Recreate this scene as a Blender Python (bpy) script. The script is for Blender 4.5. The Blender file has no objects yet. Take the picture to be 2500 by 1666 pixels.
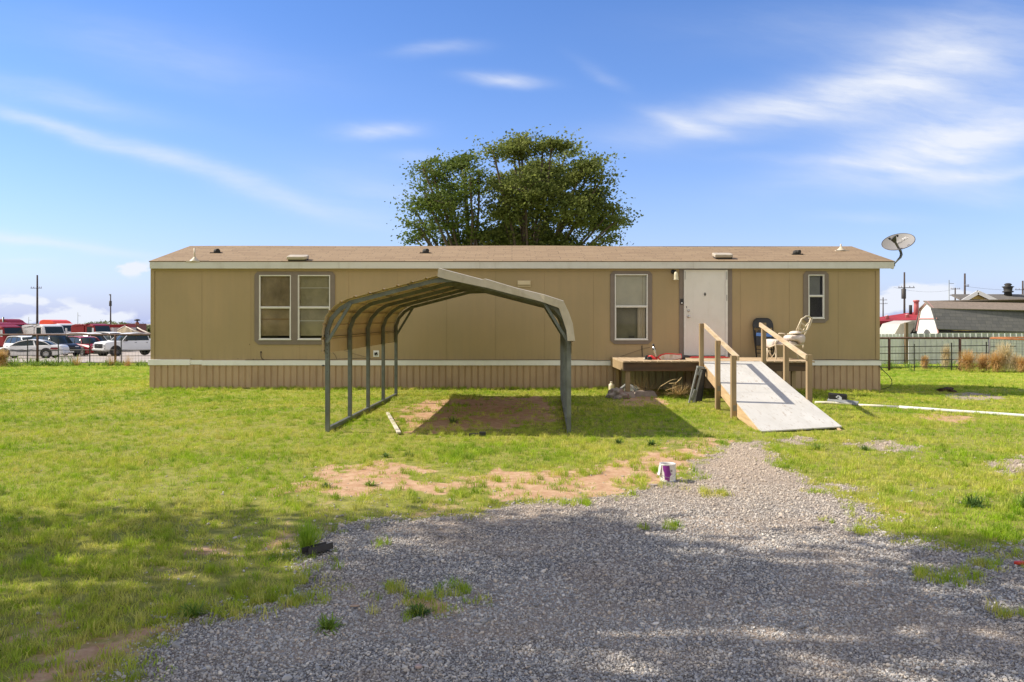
import bpy, bmesh, math, random
import numpy as np
from mathutils import Vector, Matrix
R=math.radians
random.seed(7); rng=np.random.default_rng(7)
scene=bpy.context.scene
C=scene.collection
# ------------------------------------------------------------------ camera, world, sun, exposure
CAMH=1.62; F=1900.0; HZ=790.0; CX=1250.0
cam=bpy.data.cameras.new('camera'); camo=bpy.data.objects.new('camera',cam); C.objects.link(camo)
camo.location=(0,0,CAMH); camo.rotation_euler=(R(90),0,0)
cam.sensor_width=36; cam.lens=F/2500*36; cam.shift_y=-(833-HZ)/2500; cam.clip_end=6000; cam.clip_start=.05
scene.camera=camo
SUNDIR=Vector((-1,.12,.90)).normalized()
sun=bpy.data.lights.new('sun','SUN'); suno=bpy.data.objects.new('sun',sun); C.objects.link(suno)
sun.energy=4.8; sun.angle=R(.5); sun.color=(1,.91,.76)
suno.rotation_euler=SUNDIR.to_track_quat('Z','Y').to_euler()
scene.view_settings.view_transform='Standard'; scene.view_settings.look='None'
scene.view_settings.exposure=0.50; scene.view_settings.gamma=1; scene.view_settings.use_curve_mapping=False
world=bpy.data.worlds.new("World"); scene.world=world; world.use_nodes=True
SKYSTR=.142
def build_world():
    nt=world.node_tree; N=nt.nodes; L=nt.links; N.clear()
    out=N.new('ShaderNodeOutputWorld'); bg=N.new('ShaderNodeBackground'); L.new(bg.outputs[0],out.inputs[0])
    bg.inputs[1].default_value=SKYSTR
    sky=N.new('ShaderNodeTexSky'); sky.sky_type='NISHITA'; sky.sun_disc=False
    sky.sun_elevation=math.asin(SUNDIR.z); sky.sun_rotation=math.atan2(SUNDIR.x,SUNDIR.y)
    sky.altitude=900; sky.air_density=1.0; sky.dust_density=.35; sky.ozone_density=2.2
    def m(op,a,b=None,c=None,clamp=False):
        n=N.new('ShaderNodeMath'); n.operation=op; n.use_clamp=clamp
        for i,v in enumerate((a,b,c)):
            if v is None: continue
            if isinstance(v,(int,float)): n.inputs[i].default_value=v
            else: L.new(v,n.inputs[i])
        return n.outputs[0]
    tc=N.new('ShaderNodeTexCoord'); sp=N.new('ShaderNodeSeparateXYZ'); L.new(tc.outputs['Generated'],sp.inputs[0])
    y=m('MAXIMUM',m('ABSOLUTE',sp.outputs[1]),.08)
    u=m('DIVIDE',sp.outputs[0],y); v=m('DIVIDE',sp.outputs[2],y)
    # domain warp
    cb=N.new('ShaderNodeCombineXYZ'); L.new(u,cb.inputs[0]); L.new(m('MULTIPLY',v,2.2),cb.inputs[1])
    nz=N.new('ShaderNodeTexNoise'); nz.inputs['Scale'].default_value=3.2; nz.inputs['Detail'].default_value=5; nz.inputs['Roughness'].default_value=.55
    L.new(cb.outputs[0],nz.inputs['Vector'])
    sc=N.new('ShaderNodeSeparateColor'); L.new(nz.outputs['Color'],sc.inputs[0])
    uw=m('ADD',u,m('MULTIPLY',m('SUBTRACT',sc.outputs[0],.5),.10))
    vw=m('ADD',v,m('MULTIPLY',m('SUBTRACT',sc.outputs[1],.5),.05))
    # fibrous streak noise
    cb2=N.new('ShaderNodeCombineXYZ'); L.new(m('ADD',m('MULTIPLY',uw,2.2),m('MULTIPLY',vw,1.0)),cb2.inputs[0]); L.new(m('SUBTRACT',m('MULTIPLY',vw,10),m('MULTIPLY',uw,-1.2)),cb2.inputs[1])
    fz=N.new('ShaderNodeTexNoise'); fz.inputs['Scale'].default_value=3.4; fz.inputs['Detail'].default_value=8; fz.inputs['Roughness'].default_value=.6
    L.new(cb2.outputs[0],fz.inputs['Vector'])
    fib=m('MULTIPLY_ADD',fz.outputs['Fac'],1.9,-.05)
    # cirrus strokes: x,y (display px of 2353-wide view), angle(deg, ccw), half length, half thickness, strength
    S=[(100,285,-20,160,16,.34),(300,345,-17,170,20,.34),(520,420,-20,200,22,.26),(760,490,-15,220,26,.20),(120,220,-12,230,26,.22),
       (20,545,-5,170,14,.42),(230,572,-5,160,10,.28),(60,602,0,60,5,.2),
       (1150,190,-2,75,12,.55),(1000,122,4,80,14,.25),(860,298,3,80,17,.55),
       (1560,285,-18,80,16,.40),(1700,258,10,250,38,.48),(1900,225,14,190,48,.36),(2080,170,28,170,75,.45),(2220,130,10,220,95,.34),
       (2250,300,8,210,75,.60),(2100,355,12,280,55,.45),(2000,380,-3,230,12,.34),(2260,402,3,190,15,.42),(2240,440,-4,210,26,.26),(2000,505,0,110,12,.16),
       (1950,60,0,330,60,.14),(380,120,-10,300,60,.16),(1000,430,-10,300,60,.08),(1380,170,-30,60,14,.12),(900,450,-8,200,35,.14),(960,360,3,60,14,.14)]
    tot=None
    for (cx,cy,ang,a,b,s) in S:
        k=1.0625
        u0=(cx*k-CX)/F; v0=(HZ-cy*k)/F; a_=a*k/F; b_=b*k/F; ca=math.cos(R(ang)); sa=math.sin(R(ang))
        du=m('SUBTRACT',uw,u0); dv=m('SUBTRACT',vw,v0)
        p=m('ADD',m('MULTIPLY',du,ca/a_),m('MULTIPLY',dv,sa/a_))
        q=m('ADD',m('MULTIPLY',du,-sa/b_),m('MULTIPLY',dv,ca/b_))
        d=m('ADD',m('MULTIPLY',p,p),m('MULTIPLY',q,q))
        e=m('MULTIPLY',m('EXPONENT',m('MULTIPLY',d,-.9)),s*1.08)
        tot=e if tot is None else m('ADD',tot,e)
    cir=m('MULTIPLY',tot,fib)
    # low cumulus near horizon
    nc=N.new('ShaderNodeTexNoise'); nc.inputs['Scale'].default_value=26; nc.inputs['Detail'].default_value=6; L.new(cb.outputs[0],nc.inputs['Vector'])
    P=[(50,692,80,15,1.0),(190,722,65,18,1.0),(90,735,160,10,.6),(312,617,42,15,.9),(2110,678,80,22,1.2),(2210,690,70,18,1.0),(2050,700,100,18,.8),(330,735,120,12,.5),(2330,715,140,12,.6),(1200,735,900,16,.35)]
    tot2=None
    for (cx,cy,a,b,s) in P:
        k=1.0625
        u0=(cx*k-CX)/F; v0=(HZ-cy*k)/F; a_=a*k/F; b_=b*k/F
        du=m('MULTIPLY',m('SUBTRACT',uw,u0),1/a_); dv=m('MULTIPLY',m('SUBTRACT',v,v0),1/b_)
        e=m('MULTIPLY',m('EXPONENT',m('MULTIPLY',m('ADD',m('MULTIPLY',du,du),m('MULTIPLY',dv,dv)),-.8)),s)
        tot2=e if tot2 is None else m('ADD',tot2,e)
    cum=m('MULTIPLY',m('MULTIPLY_ADD',m('ADD',m('MULTIPLY',tot2,.8),m('MULTIPLY',m('SUBTRACT',nc.outputs['Fac'],.5),3.2)),2.6,-.75,clamp=True),.92)
    cum=m('MULTIPLY',cum,m('MINIMUM',m('MULTIPLY',tot2,2.0),1.0))
    fac=m('MINIMUM',m('ADD',cir,cum),.95)
    fac=m('MAXIMUM',fac,0)
    # colour of clear sky: deepen a little (polarised, saturated blue of the photograph)
    hs=N.new('ShaderNodeHueSaturation'); hs.inputs['Saturation'].default_value=1.22; hs.inputs['Value'].default_value=1.0; hs.inputs['Hue'].default_value=.503
    L.new(sky.outputs[0],hs.inputs['Color'])
    hs2=N.new('ShaderNodeMix'); hs2.data_type='RGBA'; hs2.blend_type='MULTIPLY'; hs2.inputs[0].default_value=1; L.new(hs.outputs[0],hs2.inputs[6]); hs2.inputs[7].default_value=(.90,.87,1.0,1)
    # faint haze near horizon
    hz=m('EXPONENT',m('MULTIPLY',m('ABSOLUTE',v),-8.0))
    mh=N.new('ShaderNodeMix'); mh.data_type='RGBA'; L.new(m('MULTIPLY',hz,.96),mh.inputs[0]); L.new(hs2.outputs[2],mh.inputs[6]); mh.inputs[7].default_value=(2.3,2.68,4.3,1)
    # added bright cloud sheet, unseen overhead and behind the camera, to fill the shade
    nb=N.new('ShaderNodeTexNoise'); nb.inputs['Scale'].default_value=1.7; nb.inputs['Detail'].default_value=5; L.new(tc.outputs['Generated'],nb.inputs['Vector'])
    back=m('MULTIPLY_ADD',sp.outputs[1],-2.2,.75,clamp=True)
    back=m('MULTIPLY',back,m('MULTIPLY_ADD',nb.outputs['Fac'],1.3,.25,clamp=True))
    fy=m('GREATER_THAN',sp.outputs[1],.02); fac=m('MULTIPLY',fac,fy)
    mb=N.new('ShaderNodeMix'); mb.data_type='RGBA'; L.new(m('MULTIPLY',back,.9),mb.inputs[0]); L.new(mh.outputs[2],mb.inputs[6]); mb.inputs[7].default_value=(4.7,4.5,4.15,1)
    mx=N.new('ShaderNodeMix'); mx.data_type='RGBA'; L.new(fac,mx.inputs[0]); L.new(mb.outputs[2],mx.inputs[6]); mx.inputs[7].default_value=(4.35,4.55,5.0,1)
    L.new(mx.outputs[2],bg.inputs[0])
build_world()
# ------------------------------------------------------------------ helpers
def wx(px,Y): return (px-CX)*Y/F
def wz(py,Y): return CAMH-(py-HZ)*Y/F
def smooth(t): t=np.clip(t,0,1); return t*t*(3-2*t)
def hgt(x,y):
    x=np.asarray(x,float); y=np.asarray(y,float)
    h=-.07*(1-smooth((y-14.5)/4.5))
    h=h-.15*smooth((x-5.5)/6.5)*smooth((y-9)/8)
    h=h-.20*smooth((y-20.5)/5)
    left=smooth((-x-2)/10)
    h=h-.14*smooth((y-25)/11)
    h=h-left*(.62*smooth((y-38)/22)+.35*smooth((y-57)/18))-(1-left)*.1*smooth((y-45)/30)
    return h
def H(x,y): return float(hgt(x,y))
def gp(px,py,it=4):          # photo ground point -> world (x,y,z)
    z=-.05
    for _ in range(it):
        y=(CAMH-z)*F/(py-HZ); x=(px-CX)*y/F; z=H(x,y)
    return x,y,z
def tag(o,label=None,cat=None,group=None,kind=None):
    if label: o['label']=label
    if cat: o['category']=cat
    if group: o['group']=group
    if kind: o['kind']=kind
    return o
def empty(name,loc,rz=0,label=None,cat=None,group=None,rot=None):
    o=bpy.data.objects.new(name,None); C.objects.link(o); o.location=loc; o.rotation_euler=rot if rot else (0,0,rz); o.empty_display_size=.1
    return tag(o,label,cat,group)
def copy_thing(o,parent=None):
    c=o.copy(); C.objects.link(c); c.parent=parent
    for ch in list(o.children):
        copy_thing(ch,c)
    return c
class MB:
    def __init__(s): s.v=[]; s.f=[]; s.mi=[]; s.sm=[]
    def add(s,vs,fs,mi=0,sm=False):
        b=len(s.v); s.v+= [tuple(v) for v in vs]; s.f+=[tuple(b+i for i in f) for f in fs]; s.mi+=[mi]*len(fs); s.sm+=[sm]*len(fs); return s
    def box(s,x0,x1,y0,y1,z0,z1,mi=0,M=None):
        vs=[Vector((x,y,z)) for z in (z0,z1) for y in (y0,y1) for x in (x0,x1)]
        if M is not None: vs=[M@v for v in vs]
        return s.add(vs,[(0,2,3,1),(4,5,7,6),(0,1,5,4),(2,6,7,3),(0,4,6,2),(1,3,7,5)],mi)
    def beam(s,p0,p1,w,h,up=(0,0,1),mi=0):
        p0=Vector(p0); p1=Vector(p1); d=(p1-p0).normalized(); up=Vector(up)
        if abs(d.dot(up))>.99: up=Vector((0,1,0))
        a=d.cross(up).normalized(); b=a.cross(d).normalized()
        vs=[p+a*(i*w/2)+b*(j*h/2) for p in (p0,p1) for j in (-1,1) for i in (-1,1)]
        return s.add(vs,[(0,2,3,1),(4,5,7,6),(0,1,5,4),(2,6,7,3),(0,4,6,2),(1,3,7,5)],mi)
    def tube(s,pts,r,n=8,mi=0,cap=True,flat=1.0):
        pts=[Vector(p) for p in pts]; rs=r if isinstance(r,(list,tuple)) else [r]*len(pts)
        vs=[]; fs=[]; pa=None
        for i,p in enumerate(pts):
            d=(pts[min(i+1,len(pts)-1)]-pts[max(i-1,0)]).normalized()
            if pa is None: a=d.orthogonal().normalized()
            else:
                a=(pa-d*pa.dot(d)); a=a.normalized() if a.length>1e-6 else d.orthogonal().normalized()
            pa=a; b=d.cross(a)
            for k in range(n):
                t=2*math.pi*k/n; vs.append(p+(a*math.cos(t)+b*math.sin(t)*flat)*rs[i])
        for i in range(len(pts)-1):
            for k in range(n):
                fs.append((i*n+k,i*n+(k+1)%n,(i+1)*n+(k+1)%n,(i+1)*n+k))
        s.add(vs,fs,mi,True)
        if cap: 
            b0=len(s.v)-len(vs); s.f+=[tuple(b0+k for k in reversed(range(n))),tuple(b0+(len(pts)-1)*n+k for k in range(n))]; s.mi+=[mi]*2; s.sm+=[False]*2
        return s
    def lathe(s,prof,c=(0,0,0),n=24,mi=0,M=None,sm=True,cap=True):
        vs=[];fs=[]
        for (r,z) in prof:
            for k in range(n):
                t=2*math.pi*k/n; v=Vector((r*math.cos(t),r*math.sin(t),z))
                if M is not None: v=M@v
                vs.append(v+Vector(c))
        m=len(prof)
        for i in range(m-1):
            for k in range(n): fs.append((i*n+k,i*n+(k+1)%n,(i+1)*n+(k+1)%n,(i+1)*n+k))
        s.add(vs,fs,mi,sm)
        b0=len(s.v)-len(vs)
        if not cap: return s
        if prof[0][0]>1e-4: s.f.append(tuple(b0+k for k in reversed(range(n)))); s.mi.append(mi); s.sm.append(False)
        if prof[-1][0]>1e-4: s.f.append(tuple(b0+(m-1)*n+k for k in range(n))); s.mi.append(mi); s.sm.append(False)
        return s
    def prism(s,poly,fn,t0,t1,mi=0):   # poly 2d, fn(a,b,t)->3d
        n=len(poly); vs=[fn(a,b,t0) for a,b in poly]+[fn(a,b,t1) for a,b in poly]
        fs=[tuple(reversed(range(n))),tuple(range(n,2*n))]+[(i,(i+1)%n,n+(i+1)%n,n+i) for i in range(n)]
        return s.add(vs,fs,mi)
    def build(s,name,mats,parent=None,bevel=0,recalc=True,wn=False):
        me=bpy.data.meshes.new(name); me.from_pydata([tuple(v) for v in s.v],[],s.f)
        if not isinstance(mats,(list,tuple)): mats=[mats]
        for m_ in mats: me.materials.append(m_)
        me.polygons.foreach_set('material_index',s.mi); me.polygons.foreach_set('use_smooth',s.sm)
        if recalc:
            bm=bmesh.new(); bm.from_mesh(me); bmesh.ops.recalc_face_normals(bm,faces=bm.faces); bm.to_mesh(me); bm.free()
        me.update()
        o=bpy.data.objects.new(name,me); C.objects.link(o); o.parent=parent
        if bevel:
            b=o.modifiers.new('bevel','BEVEL'); b.width=bevel; b.segments=2; b.limit_method='ANGLE'; b.angle_limit=R(40)
        return o
def np_mesh(name,verts,faces,mat,parent=None,smooth_=False):   # verts (n,3), faces (m,k) all same size
    me=bpy.data.meshes.new(name); n=len(verts); m_,k=faces.shape
    me.vertices.add(n); me.vertices.foreach_set('co',np.ascontiguousarray(verts,dtype=np.float32).ravel())
    me.loops.add(m_*k); me.loops.foreach_set('vertex_index',np.ascontiguousarray(faces,dtype=np.int32).ravel())
    me.polygons.add(m_); me.polygons.foreach_set('loop_start',np.arange(0,m_*k,k,dtype=np.int32)); me.polygons.foreach_set('loop_total',np.full(m_,k,dtype=np.int32))
    me.update(calc_edges=True); me.validate()
    if smooth_: me.polygons.foreach_set('use_smooth',np.ones(m_,dtype=bool))
    me.materials.append(mat)
    o=bpy.data.objects.new(name,me); C.objects.link(o); o.parent=parent
    return o
# ------------------------------------------------------------------ materials
class NT:
    def __init__(s,name):
        s.m=bpy.data.materials.new(name); s.m.use_nodes=True; s.t=s.m.node_tree; s.N=s.t.nodes; s.L=s.t.links
        s.p=s.N['Principled BSDF']; s.out=s.N['Material Output']
    def n(s,t,**k):
        o=s.N.new(t)
        for a,b in k.items(): setattr(o,a,b)
        return o
    def inp(s,sock,v):
        if isinstance(v,bpy.types.NodeSocket): s.L.new(v,sock)
        elif isinstance(v,(tuple,list)) and len(v)==3 and sock.type=='RGBA': sock.default_value=(*v,1)
        else: sock.default_value=v
    def coord(s,kind='Object',scale=(1,1,1),rot=(0,0,0)):
        if kind=='World': o=s.n('ShaderNodeNewGeometry').outputs['Position']
        else: o=s.n('ShaderNodeTexCoord').outputs[kind]
        mp=s.n('ShaderNodeMapping'); s.L.new(o,mp.inputs[0]); mp.inputs['Scale'].default_value=scale; mp.inputs['Rotation'].default_value=rot
        return mp.outputs[0]
    def noise(s,vec,scale=5,detail=4,rough=.55,out='Fac'):
        o=s.n('ShaderNodeTexNoise'); s.L.new(vec,o.inputs['Vector']); o.inputs['Scale'].default_value=scale; o.inputs['Detail'].default_value=detail; o.inputs['Roughness'].default_value=rough
        return o.outputs[out]
    def ramp(s,f,stops,interp='LINEAR'):
        o=s.n('ShaderNodeValToRGB'); s.L.new(f,o.inputs[0]); cr=o.color_ramp; cr.interpolation=interp
        while len(cr.elements)<len(stops): cr.elements.new(.5)
        for e,(p,c) in zip(cr.elements,stops):
            e.position=p; e.color=(*c,1) if isinstance(c,(tuple,list)) else (c,c,c,1)
        return o.outputs[0]
    def mix(s,f,a,b,mode='MIX'):
        o=s.n('ShaderNodeMix',data_type='RGBA',blend_type=mode); s.inp(o.inputs[0],f); s.inp(o.inputs[6],a); s.inp(o.inputs[7],b); return o.outputs[2]
    def math(s,op,a,b=0,c=0,clamp=False):
        o=s.n('ShaderNodeMath',operation=op,use_clamp=clamp); s.inp(o.inputs[0],a); s.inp(o.inputs[1],b); s.inp(o.inputs[2],c); return o.outputs[0]
    def bump(s,h,strength=.3,dist=.01):
        o=s.n('ShaderNodeBump'); s.L.new(h,o.inputs['Height']); o.inputs['Strength'].default_value=strength; o.inputs['Distance'].default_value=dist
        s.L.new(o.outputs[0],s.p.inputs['Normal']); return o
def mul(c,k): return tuple(min(1,x*k) for x in c)
def M(name,col,rough=.6,var=.12,scale=3,bump=0,bscale=40,metal=0,spec=.5,aniso=(1,1,1),dirt=None,dirtamt=.0,dscale=4,coat=0):
    t=NT(name); vec=t.coord('Object',aniso)
    f=t.noise(vec,scale,5,.6)
    c=t.mix(t.ramp(f,[(.3,0.0),(.7,1.0)]),mul(col,1-var),mul(col,1+var))
    if dirt:
        f2=t.noise(t.coord('Object',(1,1,.5)),dscale,6,.65)
        c=t.mix(t.math('MULTIPLY',t.ramp(f2,[(.5,0.0),(.72,1.0)]),dirtamt),c,dirt)
    t.L.new(c,t.p.inputs['Base Color']); t.p.inputs['Roughness'].default_value=rough; t.p.inputs['Metallic'].default_value=metal
    t.p.inputs['Specular IOR Level'].default_value=spec; t.p.inputs['Coat Weight'].default_value=coat
    if bump: t.bump(t.noise(t.coord('Object',aniso),bscale,4),bump,.01)
    return t.m
def wood(name,col,dark,axis='Z',scale=1.0,rough=.75,stain=None):
    t=NT(name); sc={'Z':(14,14,.8),'X':(.8,14,14),'Y':(14,.8,14)}[axis]
    vec=t.coord('Object',tuple(a*scale for a in sc))
    f=t.noise(vec,1.6,6,.6); g=t.noise(t.coord('Object'),1.3,3)
    c=t.mix(t.ramp(f,[(.32,0.0),(.68,1.0)]),dark,col)
    c=t.mix(t.ramp(g,[(.4,0.0),(.75,.5)]),c,mul(dark,.8) if stain is None else stain)
    vo=t.n('ShaderNodeTexVoronoi'); t.L.new(t.coord('Object',tuple(a*.35 for a in sc)),vo.inputs['Vector']); vo.inputs['Scale'].default_value=1.2
    c=t.mix(t.ramp(vo.outputs['Distance'],[(.04,.75),(.1,0.0)]),c,mul(dark,.5))
    t.L.new(c,t.p.inputs['Base Color']); t.p.inputs['Roughness'].default_value=rough; t.bump(f,.25,.004); return t.m
m_white=M('white_trim',(.84,.835,.83),.5,.03,2,.05,30,dirt=(.50,.46,.40),dirtamt=.15,dscale=3)
m_fascia=M('fascia_white',(.66,.65,.61),.6,.05,1.5,.05,30,dirt=(.42,.38,.31),dirtamt=.35,dscale=2,aniso=(.5,1,4))
m_frame=M('window_white',(.74,.72,.68),.45,.06,6)
m_taupe=M('taupe_trim',(.215,.175,.145),.75,.08,4,.1,60)
m_black=M('black_plastic',(.018,.018,.02),.45,.3,8)
m_blackmat=M('black_matte',(.03,.028,.026),.8,.3,8)
m_galv=M('galvanised',(.165,.18,.17),.45,.28,5,.1,30,metal=.35,dirt=(.12,.12,.10),dirtamt=.6,dscale=9)
m_beige=M('beige_panel',(.64,.48,.30),.55,.06,2,0,20,dirt=(.33,.26,.17),dirtamt=.35,dscale=3)
m_cream=M('cream_trim',(.56,.49,.39),.5,.07,3,0,20,dirt=(.4,.33,.25),dirtamt=.4,dscale=5)
m_rust=M('rusty_pipe',(.085,.04,.028),.8,.35,6,.2,50)
m_darkmetal=M('dark_metal',(.035,.03,.028),.6,.3,6)
m_rubber=M('rubber',(.02,.02,.02),.85,.2,9)
m_rim=M('wheel_rim',(.38,.38,.38),.35,.1,6,metal=.7)
m_chrome=M('chrome',(.6,.6,.6),.2,.05,6,metal=1)
m_soilpile=M('soil_pile',(.055,.03,.018),.95,.3,10,.6,40)
m_lampglass=M('lamp_glass',(.62,.56,.40),.2,.1,8)
m_concrete=M('concrete_block',(.30,.25,.22),.9,.15,12,.3,60)
m_greybark=M('tree_bark',(.13,.10,.075),.95,.3,8,.5,25,aniso=(4,4,1))
def glass(name,tint=(.02,.025,.025),rough=.04,spec=.6):
    t=NT(name); t.p.inputs['Base Color'].default_value=(*tint,1); t.p.inputs['Roughness'].default_value=rough; t.p.inputs['Specular IOR Level'].default_value=spec; t.p.inputs['Coat Weight'].default_value=0
    return t.m
m_carglass=glass('car_glass',(.03,.042,.045),.12,.25)
def pane():
    t=NT('window_pane'); N=t.N; tr=N.new('ShaderNodeBsdfTransparent'); gl=N.new('ShaderNodeBsdfGlossy'); gl.inputs['Roughness'].default_value=.03
    tr.inputs[0].default_value=(.93,.94,.90,1)
    fr=N.new('ShaderNodeFresnel'); fr.inputs[0].default_value=1.4; ms=N.new('ShaderNodeMixShader')
    f=t.math('MULTIPLY',fr.outputs[0],.8)
    t.L.new(f,ms.inputs[0]); t.L.new(tr.outputs[0],ms.inputs[1]); t.L.new(gl.outputs[0],ms.inputs[2]); t.L.new(ms.outputs[0],t.out.inputs[0]); return t.m
m_pane=pane()
def siding():
    t=NT('tan_siding'); v=t.coord('Object')
    base=(.415,.31,.165)
    n1=t.noise(t.coord('Object',(.35,.35,.25)),2.0,4); n2=t.noise(t.coord('Object',(5,5,.25)),1.4,4)
    c=t.mix(t.ramp(n1,[(.35,0.0),(.65,1.0)]),mul(base,.93),(.44,.32,.175))
    c=t.mix(t.ramp(n2,[(.35,.0),(.8,.30)]),c,(.31,.26,.15))
    # faint weathering low on the boards and vertical streaks
    n3=t.noise(t.coord('Object',(3,3,.9)),2.3,6,.7)
    c=t.mix(t.ramp(n3,[(.55,.0),(.8,.25)]),c,(.30,.23,.14))
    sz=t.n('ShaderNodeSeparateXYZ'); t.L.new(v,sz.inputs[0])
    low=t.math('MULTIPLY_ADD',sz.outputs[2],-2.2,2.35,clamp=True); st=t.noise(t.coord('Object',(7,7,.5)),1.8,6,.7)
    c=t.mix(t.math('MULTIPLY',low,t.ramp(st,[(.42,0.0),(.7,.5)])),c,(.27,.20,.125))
    t.L.new(c,t.p.inputs['Base Color']); t.p.inputs['Roughness'].default_value=.75
    g=t.noise(t.coord('Object',(60,60,5)),1.5,5); t.bump(g,.22,.006); return t.m
m_siding=siding()
m_skirt=M('skirting_metal',(.48,.335,.21),.5,.07,2,.05,12,dirt=(.30,.19,.12),dirtamt=.5,dscale=1.5,aniso=(2,2,.6))
def shingles(name,a,b,c3,sx=.34,sy=.145):
    t=NT(name); v=t.coord('Object')
    br=t.n('ShaderNodeTexBrick'); t.L.new(v,br.inputs['Vector']); br.offset=.37; br.offset_frequency=3; br.squash=1.3; br.squash_frequency=2; br.inputs['Scale'].default_value=1
    br.inputs['Brick Width'].default_value=sx; br.inputs['Row Height'].default_value=sy; br.inputs['Mortar Size'].default_value=.009; br.inputs['Mortar Smooth'].default_value=.3
    br.inputs['Color1'].default_value=(*a,1); br.inputs['Color2'].default_value=(*b,1); br.inputs['Mortar'].default_value=(*mul(a,.38),1)
    c=t.mix(t.ramp(t.noise(v,45,4,.7),[(.35,0.0),(.7,1.0)]),br.outputs['Color'],c3)
    c=t.mix(.75,br.outputs['Color'],c)
    c=t.mix(t.ramp(t.noise(t.coord('Object',(.6,2,2)),1.2,4),[(.4,0.0),(.75,.35)]),c,mul(b,.75))
    t.L.new(c,t.p.inputs['Base Color']); t.p.inputs['Roughness'].default_value=.92
    t.bump(br.outputs['Fac'],-.5,.01); return t.m
# ------------------------------------------------------------------ noise + ground masks
def vnoise(x,y,seed=0):
    xi=np.floor(x).astype(np.int64); yi=np.floor(y).astype(np.int64); fx=x-xi; fy=y-yi
    fx=fx*fx*(3-2*fx); fy=fy*fy*(3-2*fy)
    def hsh(a,b):
        n=(a*374761393+b*668265263+seed*1442695041)&0x7fffffff; n=((n^(n>>13))*1274126177)&0x7fffffff; return ((n^(n>>16))&0xffff)/65535.0
    return (hsh(xi,yi)*(1-fx)+hsh(xi+1,yi)*fx)*(1-fy)+(hsh(xi,yi+1)*(1-fx)+hsh(xi+1,yi+1)*fx)*fy
def fbm(x,y,seed=0,o=4):
    s=0;a=.5;t=0
    for i in range(o): s=s+a*vnoise(x*2**i,y*2**i,seed+i*7); t+=a; a*=.5
    return s/t
def poly_world(pts): return [gp(px*1.0625,py*1.0625)[:2] for px,py in pts]
def inpoly(x,y,P):
    c=np.zeros(x.shape,bool); n=len(P); j=n-1
    for i in range(n):
        xi,yi=P[i]; xj,yj=P[j]
        cond=((yi>y)!=(yj>y))&(x<(xj-xi)*(y-yi)/((yj-yi) if yj!=yi else 1e-9)+xi); c^=cond; j=i
    return c
def sdist(x,y,P):   # signed distance (positive inside)
    d=np.full(x.shape,1e9); n=len(P)
    for i in range(n):
        ax,ay=P[i]; bx,by=P[(i+1)%n]; vx,vy=bx-ax,by-ay; l=vx*vx+vy*vy+1e-12
        t=np.clip(((x-ax)*vx+(y-ay)*vy)/l,0,1); d=np.minimum(d,np.hypot(x-ax-t*vx,y-ay-t*vy))
    return np.where(inpoly(x,y,P),d,-d)
# polygons traced on the ground (photo coordinates of the 2353-wide view -> metres)
G_GRAVEL=poly_world([(230,1620),(330,1500),(470,1405),(600,1395),(735,1340),(700,1300),(735,1225),(860,1198),(1090,1190),(1250,1165),(1330,1150),(1480,1130),(1570,1100),(1600,1060),(1650,1022),(1720,1014),(1800,1045),(1830,1085),(1900,1130),(1990,1168),(2040,1190),(1995,1215),(2060,1240),(2200,1262),(2420,1290),(2600,1420),(2700,1700),(1200,1900),(150,1750)])
G_GRAV2=[poly_world(p) for p in ([(1940,1022),(2030,1010),(2110,1022),(2105,1035),(2010,1040)],[(2160,905),(2230,900),(2310,912),(2290,922),(2190,918)],[(2280,1070),(2360,1050),(2400,1090),(2330,1105)],[(2270,1250),(2360,1235),(2420,1290),(2300,1285)],[(1760,1010),(1850,1008),(1900,1018),(1800,1024)],[(1900,1110),(2010,1120),(1990,1132),(1920,1128)])]
G_DIRT=[poly_world(p) for p in ([(660,1125),(700,1095),(780,1065),(900,1058),(960,1085),(940,1100),(1060,1100),(1120,1085),(1250,1085),(1400,1060),(1520,1040),(1600,1010),(1660,1015),(1600,1060),(1560,1100),(1450,1130),(1300,1155),(1200,1150),(1060,1125),(900,1130),(800,1140)],
   [(905,945),(960,925),(1060,915),(1250,915),(1290,960),(1200,985),(1060,990),(985,1000),(930,985)],
   [(905,1385),(990,1380),(1060,1388),(1050,1410),(990,1425),(930,1405)],[(610,1268),(665,1232),(690,1240),(650,1262)],[(40,1580),(180,1500),(350,1440),(420,1450),(300,1500),(140,1570)],[(2090,958),(2160,948),(2240,960),(2200,972)],[(1400,905),(1500,900),(1530,930),(1440,935)],[(450,1262),(520,1252),(600,1268),(520,1280)],[(10,1440),(90,1420),(130,1440),(60,1460)], [(640,1112),(700,1104),(760,1112),(690,1124)])]
G_TUFT=[(2190,1330,110,26),(2270,1300,50,18),(2330,1412,60,18),(1040,1355,55,22),(915,1352,40,14),(700,1380,70,18),(860,1400,30,8),(960,1408,26,12),(1540,1212,36,12),(1475,1218,22,8),(860,1255,30,8),(1040,1130,60,10),(1010,1155,30,10),(930,1135,35,10),(1090,1125,40,14),(1330,1160,40,9),(1500,1085,40,10),(1640,1135,50,10),(600,1365,90,18),(420,1405,70,16),(220,1540,90,26),(1560,1050,40,12),(2000,1225,60,12),(1300,1090,90,10)]
TUFTW=[]
for (cx,cy,a,b) in G_TUFT:
    x,y,_=gp(cx*1.0625,cy*1.0625); y2=gp(cx*1.0625,(cy-b)*1.0625)[1]; TUFTW.append((x,y,a*1.0625*y/F,max(.08,abs(y2-y))))
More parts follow.
